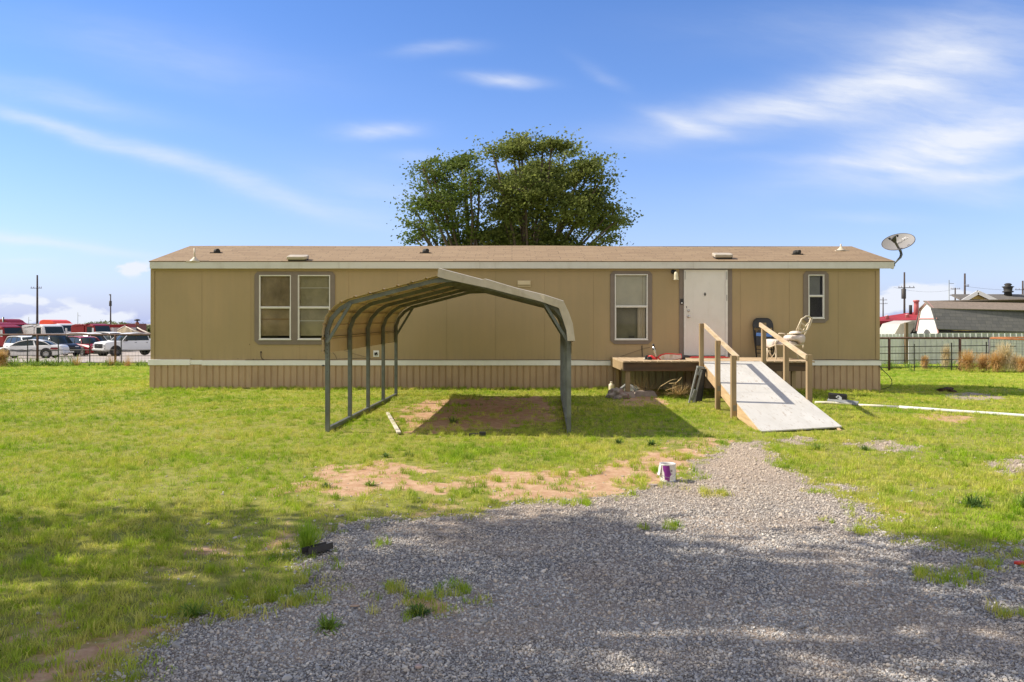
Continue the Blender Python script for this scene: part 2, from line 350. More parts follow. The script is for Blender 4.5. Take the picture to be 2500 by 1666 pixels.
def masks(x,y):
    w1=(fbm(x*1.1,y*1.1,3)-.5)*.9; w2=(fbm(x*1.1+50,y*1.1,9)-.5)*.9
    f1=(fbm(x*6,y*6,21)-.5)*.55
    xx=x+w1*.5; yy=y+w2*.5
    d=sdist(xx,yy,G_GRAVEL)+f1
    grav=smooth(d/.62+.5)
    for P in G_GRAV2: grav=np.maximum(grav,.85*smooth((sdist(xx,yy,P)+f1)/.3+.4))
    dirt=np.zeros_like(x)
    for i,P in enumerate(G_DIRT):
        m_=smooth((sdist(xx,yy,P)+f1*(2.0 if i<2 else .7))/.45+.5); dirt=np.maximum(dirt,m_)
        if i in (2,3,4): grav=grav*(1-m_)
    # sparse ground: thin worn lawn near the drive
    thin=smooth((fbm(x*.9,y*.9,33,5)-.50)/.12)
    nearg=smooth(1-(-sdist(x,y,G_GRAVEL))/2.2)
    grass=1-np.maximum(grav,dirt*(.95-.62*smooth((fbm(x*3.3,y*3.3,88,4)-.47)/.12)))
    grass=grass*(1-.72*thin*(.35+.65*nearg))
    bare=smooth((fbm(x*1.7+9,y*1.7,51,4)-.60)/.08)*.7
    dirt=np.maximum(dirt,bare*(1-grav)*(.2+.8*nearg)*.8)
    # stray gravel beyond the edge, fading dirt into gravel
    for (tx,ty,a,b) in TUFTW:
        e=np.exp(-(((x-tx)/a)**2+((y-ty)/b)**2)*1.2)+f1*.5
        t=smooth((e-.38)/.3); grass=np.maximum(grass,t*.95)
    # sandy upper end of the drive
    sand=np.clip(smooth((y-6.0)/3.5)*.75+smooth((fbm(x*.9,y*.9,64,4)-.56)/.10)*.5,0,.9)*grav
    return grav,dirt,np.clip(grass,0,1),sand
def lot_mask(x,y): return smooth((y-38.5-(x>0)*9+ (fbm(x*.4,y*.4,5)-.5)*1.5)/1.0)
def build_ground():
    ys=[-3000,-600,-120,-30,-8,-2,1,2.2]; y=2.6
    while y<40: ys.append(y); y+=.0115*y if y<16 else .02*y
    while y<120: ys.append(y); y+=.05*y
    ys+= [150,220,350,700,1500,4500]
    xs=[-4000,-1200,-400,-150,-80,-60,-45,-35,-28,-22,-18,-15.5]+list(np.arange(-14,14.01,.065))+[15.5,18,22,28,35,45,60,80,150,400,1200,4000]
    X,Y=np.meshgrid(np.array(xs),np.array(ys)); nx=len(xs); ny=len(ys)
    x=X.ravel(); y=Y.ravel()
    z=hgt(x,y)
    z=z+(fbm(x*.8,y*.8,77,4)-.5)*.035*smooth((45-np.abs(y))/10)*smooth((y-2)/3)+(fbm(x*7,y*7,70,3)-.5)*.016*smooth((30-np.abs(y))/10)
    g,d,gr,sd=masks(x,y)
    lot=lot_mask(x,y)
    i=np.arange(ny-1)[:,None]*nx+np.arange(nx-1)[None,:]; i=i.ravel()
    faces=np.stack([i,i+1,i+nx+1,i+nx],1)
    t=NT('ground_soil')
    at=t.n('ShaderNodeAttribute',attribute_name='cover'); sp=t.n('ShaderNodeSeparateColor'); t.L.new(at.outputs['Color'],sp.inputs[0])
    at2=t.n('ShaderNodeAttribute',attribute_name='cover2'); sp2=t.n('ShaderNodeSeparateColor'); t.L.new(at2.outputs['Color'],sp2.inputs[0])
    pos=t.coord('World')
    det=t.noise(pos,9,6,.7); fine=t.noise(pos,60,5,.7)
    # gravel
    vo=t.n('ShaderNodeTexVoronoi'); t.L.new(pos,vo.inputs['Vector']); vo.inputs['Scale'].default_value=85
    vc=t.n('ShaderNodeSeparateColor'); t.L.new(vo.outputs['Color'],vc.inputs[0])
    stone=t.ramp(vc.outputs[0],[(0,(.17,.165,.16)),(.35,(.27,.26,.25)),(.7,(.38,.36,.34)),(.9,(.48,.44,.40)),(1,(.6,.55,.5))])
    stone=t.mix(t.ramp(vo.outputs['Distance'],[(.3,0.0),(.62,.8)]),stone,(.075,.065,.06))
    stone=t.mix(t.ramp(t.noise(pos,1.6,5,.6),[(.42,0.0),(.7,.55)]),stone,(.36,.27,.20))
    sandc=t.mix(t.ramp(fine,[(.35,0.0),(.65,1.0)]),(.36,.27,.20),(.52,.43,.345))
    stone=t.mix(t.math('MULTIPLY',sp2.outputs[0],1.0),stone,sandc)
    # dirt
    dirtc=t.mix(t.ramp(det,[(.3,0.0),(.7,1.0)]),(.37,.20,.11),(.57,.40,.26))
    dirtc=t.mix(t.ramp(fine,[(.5,.0),(.75,.5)]),dirtc,(.30,.17,.10))
    # soil and thatch below grass
    th=t.mix(t.ramp(det,[(.3,0.0),(.7,1.0)]),(.16,.17,.03),(.34,.31,.09))
    th=t.mix(t.ramp(fine,[(.45,.0),(.7,.7)]),th,(.17,.21,.035))
    gfar=t.mix(t.ramp(t.noise(pos,.5,6,.6),[(.35,0.0),(.65,1.0)]),(.19,.30,.02),(.33,.40,.04))
    fardist=t.n('ShaderNodeSeparateXYZ'); t.L.new(t.n('ShaderNodeNewGeometry').outputs['Position'],fardist.inputs[0])
    ff=t.math('MULTIPLY_ADD',fardist.outputs[1],1/14,-14/14,clamp=True)
    th=t.mix(t.math('MULTIPLY',ff,.75),th,gfar)
    gf=t.ramp(t.math('ADD',sp.outputs[0],t.math('MULTIPLY',t.math('SUBTRACT',fine,.5),.5)),[(.4,0.0),(.6,1.0)])
    df=t.ramp(t.math('ADD',sp.outputs[1],t.math('MULTIPLY',t.math('SUBTRACT',det,.5),.6)),[(.35,0.0),(.65,1.0)])
    c=t.mix(df,th,dirtc); c=t.mix(gf,c,stone)
    lotc=t.mix(t.ramp(t.noise(pos,.7,6,.65),[(.3,0.0),(.7,1.0)]),(.34,.29,.255),(.46,.41,.37))
    c=t.mix(sp2.outputs[1],c,lotc)
    t.L.new(c,t.p.inputs['Base Color']); t.p.inputs['Roughness'].default_value=.95; t.p.inputs['Specular IOR Level'].default_value=.15
    hgtn=t.math('ADD',t.math('MULTIPLY',vo.outputs['Distance'],t.math('MULTIPLY',gf,-1.0)),t.math('MULTIPLY',fine,.8))
    t.bump(hgtn,.6,.012)
    o=np_mesh('ground',np.stack([x,y,z],1),faces,t.m,smooth_=True)
    for nm,cols in (('cover',(g,d,gr)),('cover2',(sd,lot,0*lot))):
        a=o.data.color_attributes.new(nm,'FLOAT_COLOR','POINT'); a.data.foreach_set('color',np.stack([*cols,np.ones_like(g)],1).astype(np.float32).ravel())
    tag(o,kind='structure'); return o
build_ground()
# ------------------------------------------------------------------ scattered stuff: grass blades, gravel stones
def hidden_collection(name,objs):
    col=bpy.data.collections.new(name)
    for o in objs:
        if o.name in C.objects: C.objects.unlink(o)
        col.objects.link(o)
    return col
def scatter(name,pts,rots,scl,idx,col,label,cat):
    me=bpy.data.meshes.new(name); n=len(pts); me.vertices.add(n); me.vertices.foreach_set('co',pts.astype(np.float32).ravel())
    a=me.attributes.new('rot','FLOAT_VECTOR','POINT'); a.data.foreach_set('vector',rots.astype(np.float32).ravel())
    a=me.attributes.new('scl','FLOAT','POINT'); a.data.foreach_set('value',scl.astype(np.float32))
    a=me.attributes.new('idx','INT','POINT'); a.data.foreach_set('value',idx.astype(np.int32))
    o=bpy.data.objects.new(name,me); C.objects.link(o)
    g=bpy.data.node_groups.new(name,'GeometryNodeTree'); g.interface.new_socket('Geometry',in_out='INPUT',socket_type='NodeSocketGeometry'); g.interface.new_socket('Geometry',in_out='OUTPUT',socket_type='NodeSocketGeometry')
    N=g.nodes; L=g.links; gi=N.new('NodeGroupInput'); go=N.new('NodeGroupOutput'); ip=N.new('GeometryNodeInstanceOnPoints'); ci=N.new('GeometryNodeCollectionInfo')
    ci.inputs['Collection'].default_value=col; ci.inputs['Separate Children'].default_value=True; ci.inputs['Reset Children'].default_value=True
    def na(nm,dt):
        q=N.new('GeometryNodeInputNamedAttribute'); q.data_type=dt; q.inputs['Name'].default_value=nm; return q.outputs[0]
    L.new(gi.outputs[0],ip.inputs['Points']); L.new(ci.outputs[0],ip.inputs['Instance']); ip.inputs['Pick Instance'].default_value=True
    L.new(na('idx','INT'),ip.inputs['Instance Index']); 
    e2r=N.new('FunctionNodeEulerToRotation'); L.new(na('rot','FLOAT_VECTOR'),e2r.inputs[0]); L.new(e2r.outputs[0],ip.inputs['Rotation'])
    L.new(na('scl','FLOAT'),ip.inputs['Scale']); L.new(ip.outputs[0],go.inputs[0])
    md=o.modifiers.new('scatter','NODES'); md.node_group=g
    return tag(o,label,cat,kind='stuff')
def ground_z(x,y):
    return hgt(x,y)+(fbm(x*.8,y*.8,77,4)-.5)*.035*smooth((45-np.abs(y))/10)*smooth((y-2)/3)+(fbm(x*7,y*7,70,3)-.5)*.016*smooth((30-np.abs(y))/10)
def grass_mat():
    t=NT('grass_blades'); pos=t.coord('World'); oi=t.n('ShaderNodeObjectInfo')
    a=t.noise(pos,.55,5,.6); b=t.noise(pos,3.2,4,.6)
    b=t.math('ADD',t.math('MULTIPLY',b,.55),t.math('MULTIPLY',t.noise(pos,11,3,.6),.45))
    green=t.mix(t.ramp(b,[(.40,0.0),(.60,1.0)]),(.14,.29,.010),(.40,.58,.022))
    dry=t.mix(oi.outputs['Random'],(.52,.58,.05),(.68,.62,.17))
    f=t.math('ADD',t.math('MULTIPLY',a,1.35),t.math('MULTIPLY',oi.outputs['Random'],.30))
    c=t.mix(t.ramp(f,[(.62,0.0),(1.0,1.0)]),green,dry)
    rn=t.math('FRACT',t.math('MULTIPLY',oi.outputs['Random'],17.3)); c=t.mix(t.ramp(rn,[(0,.5),(.22,.0)]),c,(.07,.13,.012))
    t.L.new(c,t.p.inputs['Base Color']); t.p.inputs['Roughness'].default_value=.55; t.p.inputs['Specular IOR Level'].default_value=.25
    tl=t.n('ShaderNodeBsdfTranslucent'); t.L.new(c,tl.inputs[0]); ms=t.n('ShaderNodeMixShader'); ms.inputs[0].default_value=.35
    t.L.new(t.p.outputs[0],ms.inputs[1]); t.L.new(tl.outputs[0],ms.inputs[2]); t.L.new(ms.outputs[0],t.out.inputs[0]); return t.m
m_grass=grass_mat()
def clump(nb,rad,h,w,lean):
    V=[];Fc=[]
    for i in range(nb):
        a=rng.uniform(0,6.28); r=rad*math.sqrt(rng.uniform()); bx,by=r*math.cos(a),r*math.sin(a); hh=h*rng.uniform(.45,1.1); la=rng.uniform(0,6.28); ln=hh*rng.uniform(.1,lean); th=rng.uniform(0,3.14); ww=w*rng.uniform(.7,1.2)
        dx,dy=math.cos(th)*ww/2,math.sin(th)*ww/2; lx,ly=math.cos(la)*ln,math.sin(la)*ln; b0=len(V)
        V+=[(bx-dx,by-dy,-.01),(bx+dx,by+dy,-.01),(bx+lx*.35+dx*.8,by+ly*.35+dy*.8,hh*.6),(bx+lx*.35-dx*.8,by+ly*.35-dy*.8,hh*.6),(bx+lx,by+ly,hh),(bx+lx*1.02,by+ly*1.02,hh*.99)]
        Fc+=[(b0,b0+1,b0+2,b0+3),(b0+3,b0+2,b0+4,b0+5)]
    return V,Fc
def make_clumps():
    objs=[]
    spec=[(16,.055,.028,.0042,1.3)]*3+[(15,.06,.042,.0048,1.4)]*2+[(22,.05,.10,.0055,.8)]*2+[(14,.10,.032,.009,1.4)]*2
    for k,(nb,rad,h,w,l) in enumerate(spec):
        V,Fc=clump(nb,rad,h,w,l); me=bpy.data.meshes.new('grass_clump'); me.from_pydata(V,[],Fc); me.materials.append(m_grass); o=bpy.data.objects.new('grass_clump_%d'%k,me); C.objects.link(o); objs.append(o)
    return hidden_collection('grass_clumps',objs)
def house_block(x,y): return (x>-9.1)&(x<9.25)&(y>19.42)&(y<24.1)
def build_grass():
    col=make_clumps(); P=[];I=[];S=[]
    for (y0,y1,dens) in ((3.0,5,520),(5,7.5,430),(7.5,10.5,330),(10.5,14.5,230),(14.5,20,160),(20,27,75),(27,39,42)):
        x1=.68*y1+1.6; area=2*x1*(y1-y0); n=int(area*dens)
        x=rng.uniform(-x1,x1,n); y=rng.uniform(y0,y1,n)
        keep=np.abs(x)<.68*y+1.6; x=x[keep]; y=y[keep]
        g,d,gr,sd=masks(x,y)
        # deck and ramp footprint keep less
        under=((x>2.5)&(x<6.5)&(y>17.3)&(y<19.4))|((x>3.86+.066*(y-12.07)-.03)&(x<5.2+.066*(y-12.07))&(y>12.0)&(y<17.3))
        w=gr*np.where(under,.06,1)*np.where(under&(y<15),0,1)
        keep=(rng.uniform(size=len(x))<w*(.55+.45*smooth((fbm(x*4.5,y*4.5,15,3)-.40)/.15)))&~house_block(x,y); x=x[keep]; y=y[keep]; w=w[keep]
        tall=smooth((fbm(x*1.3,y*1.3,91,4)-.52)/.12)
        r=rng.uniform(size=len(x))
        isT=np.zeros(len(x),bool)
        for (tx,ty,a,b) in TUFTW: isT|=(((x-tx)/a)**2+((y-ty)/b)**2)<1.0
        k=np.where(r<.5-.3*tall,rng.integers(0,3,len(x)),np.where(r<.84-.1*tall,rng.integers(3,5,len(x)),rng.integers(5,7,len(x))))
        k=np.where(isT&(r<.6),rng.integers(5,7,len(x)),k)
        far=y>14.5
        k=np.where(far&(k<5),rng.integers(7,9,len(x)),k)
        # taller growth along the foot of the skirting
        foot=(np.abs(x)<9.2)&(y>18.7)&(y<19.4)&(r<.7); k=np.where(foot,rng.integers(5,7,len(x)),k)
        s=rng.uniform(.6,1.25,len(x))*(1+.15*tall)*np.where(k==5,.72,1)*np.where(k==6,.72,1)*np.where(isT,.95,1)*np.where(y>20,1.3,1)
        P.append(np.stack([x,y,ground_z(x,y)],1)); I.append(k); S.append(s)
    P=np.concatenate(P); I=np.concatenate(I); S=np.concatenate(S); n=len(P); print('grass clumps',n)
    rot=np.stack([rng.normal(0,.08,n),rng.normal(0,.08,n),rng.uniform(0,6.28,n)],1)
    scatter('grass',P,rot,S,I,col,'bright green and straw-yellow lawn grass with bare patches','grass')
import os
FASTG=False
build_grass()
def build_stones():
    t=NT('gravel_stone'); oi=t.n('ShaderNodeObjectInfo'); pos=t.coord('World')
    c=t.ramp(oi.outputs['Random'],[(0,(.20,.195,.195)),(.25,(.29,.285,.285)),(.55,(.40,.39,.385)),(.8,(.53,.51,.48)),(.92,(.54,.45,.36)),(1,(.74,.70,.64))])
    c=t.mix(t.ramp(t.noise(pos,1.1,4,.6),[(.45,0.0),(.7,.45)]),c,(.36,.275,.21))
    sy=t.n('ShaderNodeSeparateXYZ'); t.L.new(t.n('ShaderNodeNewGeometry').outputs['Position'],sy.inputs[0])
    t.L.new(t.mix(t.math('MULTIPLY',t.math('MULTIPLY_ADD',sy.outputs[1],1/3.5,-5.6/3.5,clamp=True),.78),c,(.47,.385,.30)),t.p.inputs['Base Color'])
    t.p.inputs['Roughness'].default_value=.8; t.p.inputs['Specular IOR Level'].default_value=.3
    objs=[]
    for k in range(6):
        bm=bmesh.new(); bmesh.ops.create_icosphere(bm,subdivisions=1,radius=1)
        ax=(rng.uniform(.8,1.3),rng.uniform(.6,.9),rng.uniform(.4,.7))
        for v in bm.verts:
            v.co=Vector((v.co.x*ax[0],v.co.y*ax[1],v.co.z*ax[2]))*rng.uniform(.78,1.15)
        me=bpy.data.meshes.new('gravel_stone'); bm.to_mesh(me); bm.free(); me.materials.append(t.m); o=bpy.data.objects.new('gravel_stone_%d'%k,me); C.objects.link(o); objs.append(o)
    col=hidden_collection('gravel_stones',objs); P=[];S=[]
    for (y0,y1,dens,sz) in ((3.0,4.6,8200,.0062),(4.6,6.2,5600,.0070),(6.2,8.2,3000,.0078),(8.2,12.5,1100,.0092)):
        x1=.68*y1+1.0; n=int(2*x1*(y1-y0)*dens); x=rng.uniform(-x1,x1,n); y=rng.uniform(y0,y1,n); keep=np.abs(x)<.68*y+1; x=x[keep];y=y[keep]
        g,d,gr,sd=masks(x,y)
        w=np.maximum(g,.06*(1-gr))*(1-.8*(d>.6)*(g<.5))
        keep=rng.uniform(size=len(x))<w; x=x[keep];y=y[keep]
        s=sz*np.exp(rng.normal(0,.38,len(x))); P.append(np.stack([x,y,ground_z(x,y)+s*.25],1)); S.append(s)
    P=np.concatenate(P);S=np.concatenate(S); n=len(P); print('stones',n)
    rot=np.stack([rng.normal(0,.4,n),rng.normal(0,.4,n),rng.uniform(0,6.28,n)],1)
    scatter('gravel',P,rot,S,rng.integers(0,6,n),col,'grey crushed stone gravel of the driveway','gravel')
build_stones()
# ------------------------------------------------------------------ mobile home
WY=19.4
K=F/WY
def hx(px): return (px-CX)/K
def hz_(py): return CAMH-(py-HZ)/K
def build_house():
    h=empty('mobile_home',(0,WY,0),0,'long single-storey tan mobile home with brown shingle roof and ribbed skirting','mobile home')
    x0,x1=hx(368.5),hx(2147); zb=hz_(878); zt=hz_(655); D=4.75
    # body with grooves between the siding boards
    w=MB(); w.box(x0,x1,0,D,zb-.02,3.02)
    seams=[hx(378.5)]+[hx(493+119.5*i) for i in range(14)]+[hx(2137)]
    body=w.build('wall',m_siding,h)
    for a,c in ((x0-.004,x0+.09),(x1-.09,x1+.004)):
        q=MB(); q.box(a,c,-.016,-.004,zb,zt+.01); q.build('corner_board',m_siding,h,.002)
    # frieze board below eave
    q=MB(); q.box(x0+.09,x1-.09,-.014,-.004,zt-.075,zt+.03); q.build('frieze_board',m_siding,h,.002)
    # belly band
    q=MB(); q.box(hx(363.5),hx(465),-.05,.0,hz_(891.8),hz_(878)); q.box(hx(465),hx(494.5),-.012,.0,hz_(890.5),hz_(879.5)); q.box(hx(494.5),x1+.03,-.042,-.0,hz_(892.4),hz_(880))
    q.box(x1,x1+.03,0,D,hz_(892.4),hz_(880)); q.box(x0-.04,x0,0,D,hz_(892.4),hz_(878))
    q.build('belly_band',m_white,h,.004)
    # skirting: ribbed sheet
    q=MB(); zs=hz_(891); zz=-.28
    xs=[]; x=hx(365.5); p=.161; i=0
    while x<x1+.02: xs.append(x); x+=p
    prof=[]
    for x in xs:
        prof+=[(x,-.012),(x+p*.70,-.012),(x+p*.78,.010),(x+p*.92,.010)]
    prof=[(a,b) for a,b in prof if a<x1+.02]+[(x1+.02,-.012)]
    V=[(a,b,z) for z in (zz,zs) for a,b in prof]; n=len(prof)
    q.add(V,[(i,i+1,n+i+1,n+i) for i in range(n-1)])
    for xx in (hx(365.5),x1+.02):
        q.add([(xx,-.012,zz),(xx,D,zz),(xx,D,zs),(xx,-.012,zs)],[(0,1,2,3)])
    q.add([(hx(365.5),D,zz),(x1+.02,D,zz),(x1+.02,D,zs),(hx(365.5),D,zs)],[(0,1,2,3)])
    q.build('skirting',m_skirt,h,recalc=False)
    # roof
    ex0=(366-CX)*19.3/F; ex1=(2182.4-CX)*19.3/F; ey=-.10; ry=D/2-.02; ez=3.155; rz=3.765
    rl=empty('roof',(0,0,0)); rl.parent=h
    sl=math.atan2(rz-ez,ry-ey); L_=math.hypot(rz-ez,ry-ey)
    m_sh=shingles('brown_shingles',(.27,.18,.105),(.37,.26,.155),(.17,.12,.07),.47,.145)
    rr=random.Random(3)
    for nm,y0,z0,ang in (('roof_slope',ey-.03,ez-.007,sl),):
        q=MB(); nn=48; V=[]
        def wob(t): return .012*math.sin(t*5.1)+.010*math.sin(t*13+1)
        for j in (0,1):
            for i in range(nn+1):
                t=i/nn; V.append((ex0-.02+(ex1-ex0+.04)*t, (L_+.02)*j, wob(t)*j))
        V2=[(a,b,c-.02) for a,b,c in V]; m_=nn+1
        q.add(V+V2,[(i,i+1,m_+i+1,m_+i) for i in range(nn)]+[(2*m_+i,2*m_+m_+i,2*m_+m_+i+1,2*m_+i+1) for i in range(nn)]+[(i,2*m_+i,2*m_+i+1,i+1) for i in range(nn)]+[(0,m_,3*m_,2*m_),(m_-1,3*m_-1,4*m_-1,2*m_-1)])
        o=q.build('front_slope',m_sh,rl); o.location=(0,ey-.02,ez+.008); o.rotation_euler=(sl,0,0)
        q=MB(); q.box(ex0-.02,ex1+.02,0,L_+.02,-.02,0); o=q.build('rear_slope',m_sh,rl); o.location=(0,D+.10,ez+.008); o.rotation_euler=(sl,0,math.pi); 
        o.location=(ex0+ex1,D+.10,ez+.008)
    # gable ends filled
    for xx in (x0,x1-.02):
        q=MB(); q.add([(xx,0,3.0),(xx,D,3.0),(xx,ry,rz-.03),(xx+.02,0,3.0),(xx+.02,D,3.0),(xx+.02,ry,rz-.03)],[(0,1,2),(3,5,4),(0,3,4,1),(1,4,5,2),(0,2,5,3)]); q.build('gable_wall',m_siding,h)
    q=MB(); q.box(ex0,ex1,ey-.012,ey+.008,hz_(656.5)-.002,ez-.004)
    q.beam((ex0+.01,ey+.01,ez-.10),(ex0+.01,ry,rz-.10),.02,.18); q.beam((ex1-.01,ey+.01,ez-.10),(ex1-.01,ry,rz-.10),.02,.18)
    for px in (733,830,1172,1209,1690,1920): q.box(hx(px)-.002,hx(px)+.002,ey-.0145,ey-.0125,hz_(656.5),ez-.006,1)
    fa=q.build('fascia',[m_fascia,M('joint_grey',(.40,.38,.34),.8)],h)
    q=MB(); q.box(ex0+.02,ex1-.02,ey+.008,0,hz_(655),hz_(655)+.012); q.build('soffit',m_fascia,h)
    # roof fittings
    def rp(px,py):
        k=HZ-py; d=(19.3*k-1.54*F)/(.26*F-k); d=max(.08,min(d,2.3)); Y=19.3+d; return (px-CX)*Y/F, Y-WY, ez+.26*(d)
    for px,py in ((529.7,617),(1039,617),(1944,620)):
        x,y,z=rp(px,py); q=MB(); q.lathe([(.085,-.03),(.085,.05),(.07,.085),(.03,.10),(0,.10)],(x,y,z),16); q.box(x-.14,x+.14,y-.12,y+.12,z-.035,z-.0); q.tube([(x+.02,y-.04,z+.05),(x+.06,y-.10,z+.045)],.055,10)
        q.build('plumbing_vent',m_blackmat,rl)
    for px,py,wd in ((728.5,636,.50),(1764,631,.47)):
        x,y,z=rp(px,py); e=MB(); Mx=Matrix.Translation((x,y,z))@Matrix.Rotation(sl,4,'X')
        e.box(-wd/2+.03,wd/2-.03,-.14,.14,-.03,.05,M=Mx); v=e.build('box_vent',m_darkmetal,rl)
        e=MB(); pr=[(-wd/2,-.16),(wd/2-.06,-.16),(wd/2,-.10),(wd/2,.10),(wd/2-.06,.16),(-wd/2,.16)]
        e.prism(pr,lambda a,b,t:Mx@Vector((a,b,t)),.045,.125); e.build('cover',M('vent_tan',(.46,.40,.32),.6),v,.02)
    for px,py,hh in ((475,637.5,.20),(2053,611,.05)):
        x,y,z=rp(px,py); q=MB(); q.lathe([(.13,-.02),(.12,.0),(.045,.065),(.03,.10),(.0,.10)],(x,y,z),18); q.tube([(x,y,z+.05),(x,y,z+.12+hh)],.02,10); q.box(x-.17,x+.17,y-.1,y+.13,z-.05,z-.005); q.build('pipe_flashing',m_cream,rl)
    # windows
    def window(ix0,ix1,iy0,iy1,mid,kind):
        a,b,c,d=hx(ix0),hx(ix1),hz_(iy1),hz_(iy0); zm=hz_(mid)
        f=MB(); t=.02
        for (p,q2,r_,s_) in ((a,a+t,c,d),(b-t,b,c,d),(a+t,b-t,c,c+t),(a+t,b-t,d-t,d),(a+t,b-t,zm-.014,zm+.014)): f.box(p,q2,-.034,.03,r_,s_)
        for (z0,z1,yy,t2) in ((zm+.014,d-t,-.010,.010),(c+t,zm-.014,-.022,.016)):
            for (p,q2,r_,s_) in ((a+t,a+t+t2,z0,z1),(b-t-t2,b-t,z0,z1),(a+t+t2,b-t-t2,z0,z0+t2),(a+t+t2,b-t-t2,z1-t2,z1)): f.box(p,q2,yy,yy+.03,r_,s_)
        f.box(a-.01,b+.01,-.045,-.034,c-.012,c+.012)
        w_=f.build('window',m_frame,h,.002)
        g=MB(); g.add([(a+t,.001,zm),(b-t,.001,zm),(b-t,.001,d-t),(a+t,.001,d-t)],[(0,1,2,3)]); g.add([(a+t,-.007,c+t),(b-t,-.007,c+t),(b-t,-.007,zm),(a+t,-.007,zm)],[(0,1,2,3)]); g.build('pane',m_pane,w_)
        return w_,a,b,c,d,zm
    def slats(nm,x0_,x1_,z0,z1,y,mat,par,pitch=.026):
        q=MB(); z=z0
        while z<z1: q.add([(x0_,y,z),(x1_,y,z),(x1_,y+.012,z+pitch*.9),(x0_,y+.012,z+pitch*.9)],[(0,1,2,3)]); z+=pitch
        return q.build(nm,mat,par,recalc=False)
    m_blind=M('blind_olive',(.50,.44,.28),.7,.25,2.5,dirt=(.28,.24,.15),dirtamt=.7,dscale=2)
    m_blind2=M('blind_brown',(.48,.37,.22),.7,.3,2,dirt=(.22,.17,.10),dirtamt=.7,dscale=3)
    m_room=M('room_dark',(.05,.045,.04),.9,.2,3)
    m_shade=M('cream_shade',(.62,.58,.50),.8,.08,3,dirt=(.40,.42,.42),dirtamt=.5,dscale=2)
    m_curt=M('curtain_tan',(.42,.36,.28),.8,.1,6,aniso=(8,1,1))
    m_dim=M('screen_olive',(.15,.14,.10),.8,.25,2)
    # cut openings: recesses stand in a dark reveal box fixed to the wall front
    def backing(a,b,c,d,par,mat=m_room):
        q=MB(); q.box(a,b,.028,.034,c,d); return q.build('reveal',mat,par)
    wins=[(633.4,711,672,829.7,751,'L'),(728,806.5,672,829.7,751,'M'),(1500.7,1581,670,830,748.5,'T'),(1972.7,2011.4,671,778,722.8,'S')]
    # punch holes in the wall by rebuilding it as strips around the openings
    ops=[(hx(a),hx(b),hz_(d),hz_(c)) for a,b,c,d,m_,k in wins]
    me=body.data; bm=bmesh.new(); X=[x0]; 
    q=MB(); last=x0
    for (a,b,c,d) in ops:
        q.box(last,a,0,.10,zb-.02,3.02); q.box(a,b,0,.10,zb-.02,c); q.box(a,b,0,.10,d,3.02); last=b
    q.box(last,x1,0,.10,zb-.02,3.02); q.box(x0,x0+.1,.10,D,zb-.02,3.02); q.box(x1-.1,x1,.10,D,zb-.02,3.02); q.box(x0+.1,x1-.1,D-.1,D,zb-.02,3.02)
    q.box(x0+.1,x1-.1,.10,D-.1,zb-.02,zb+.03)
    bm.free(); 
    for sx in seams: q.box(sx-.003,sx+.003,-.0025,-.0003,zb,zt-.08,1)
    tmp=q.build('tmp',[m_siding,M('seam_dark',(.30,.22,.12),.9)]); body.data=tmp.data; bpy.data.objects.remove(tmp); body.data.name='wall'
    for (a_,b_,c_,d_,m_,k) in wins:
        w_,a,b,c,d,zm=window(a_,b_,c_,d_,m_,k)
        e=.02
        q=MB(); q.box(a-.02,b+.02,.30,.31,c-.02,d+.02)
        for (p,r_) in ((a-.02,a-.01),(b+.01,b+.02)): q.box(p,r_,.10,.30,c-.02,d+.02)
        q.box(a-.01,b+.01,.10,.30,c-.02,c-.01); q.box(a-.01,b+.01,.10,.30,d+.01,d+.02)
        q.build('reveal',m_room,w_)
        if k=='L':
            slats('blind',a+e,b-e,c+.10,d-e,.045,m_blind2,w_)
            q=MB(); q.box(a+e,b-e,.075,.09,c+.10,c+.52); q.box(a+e,b-e,.03,.05,c+.50,c+.525); q.build('yard_reflection',M('reflection_brown',(.40,.26,.13),.8,.2,3,aniso=(1,1,8)),w_)  # brown board paints in the yard's reflection in the lower glass
        if k=='M':
            slats('blind',a+e,b-e,c+.10,d-e,.045,m_blind,w_)
            
            for za,zb_ in ((zm+.48,zm+.495),(c+.46,c+.48)): q=MB(); q.box(a+e,b-e,.03,.042,za,zb_); q.build('blind_rail',m_frame,w_)
        if k=='T':
            q=MB(); q.box(a+e,b-e,.05,.055,zm-.02,d-e); q.build('roller_shade',m_shade,w_)
            q=MB(); q.box(a+e,b-e,.12,.125,c+e,zm); q.build('inner_screen',m_dim,w_)
            q=MB()
            P=[(b-.24+.02*i,.06+.012*math.sin(i*1.9)) for i in range(11)]
            q.add([(x,y,z) for z in (c+.04,zm) for x,y in P],[(i,i+1,11+i+1,11+i) for i in range(10)]); q.build('curtain',m_curt,w_,recalc=False)
            q=MB(); q.box(a+.36,a+.50,.06,.09,c+.03,c+.10); q.build('window_latch',m_darkmetal,w_)
        if k=='S':
            q=MB(); q.box(a+e,b-e-.06,.05,.055,zm,d-e); q.build('roller_shade',M('grey_shade',(.22,.22,.23),.8,.1,4),w_)
    # taupe surrounds with clipped corners
    def surround(ix0,ix1,iy0,iy1,holes,ch=.10):
        a,b,c,d=hx(ix0),hx(ix1),hz_(iy1),hz_(iy0)
        H=[(hx(p),hx(q_),hz_(s_),hz_(r_)) for p,q_,r_,s_ in holes]
        zs0=H[0][2]; zs1=H[0][3]
        q=MB(); f=lambda x,z,t:Vector((x,t,z))
        q.prism([(a+ch,c),(b-ch,c),(b,c+ch*.9),(b,zs0),(a,zs0),(a,c+ch*.9)],f,-.022,-.004)
        q.prism([(a,zs1),(b,zs1),(b,d-ch*.8),(b-ch*.7,d),(a+ch*.7,d),(a,d-ch*.8)],f,-.022,-.004)
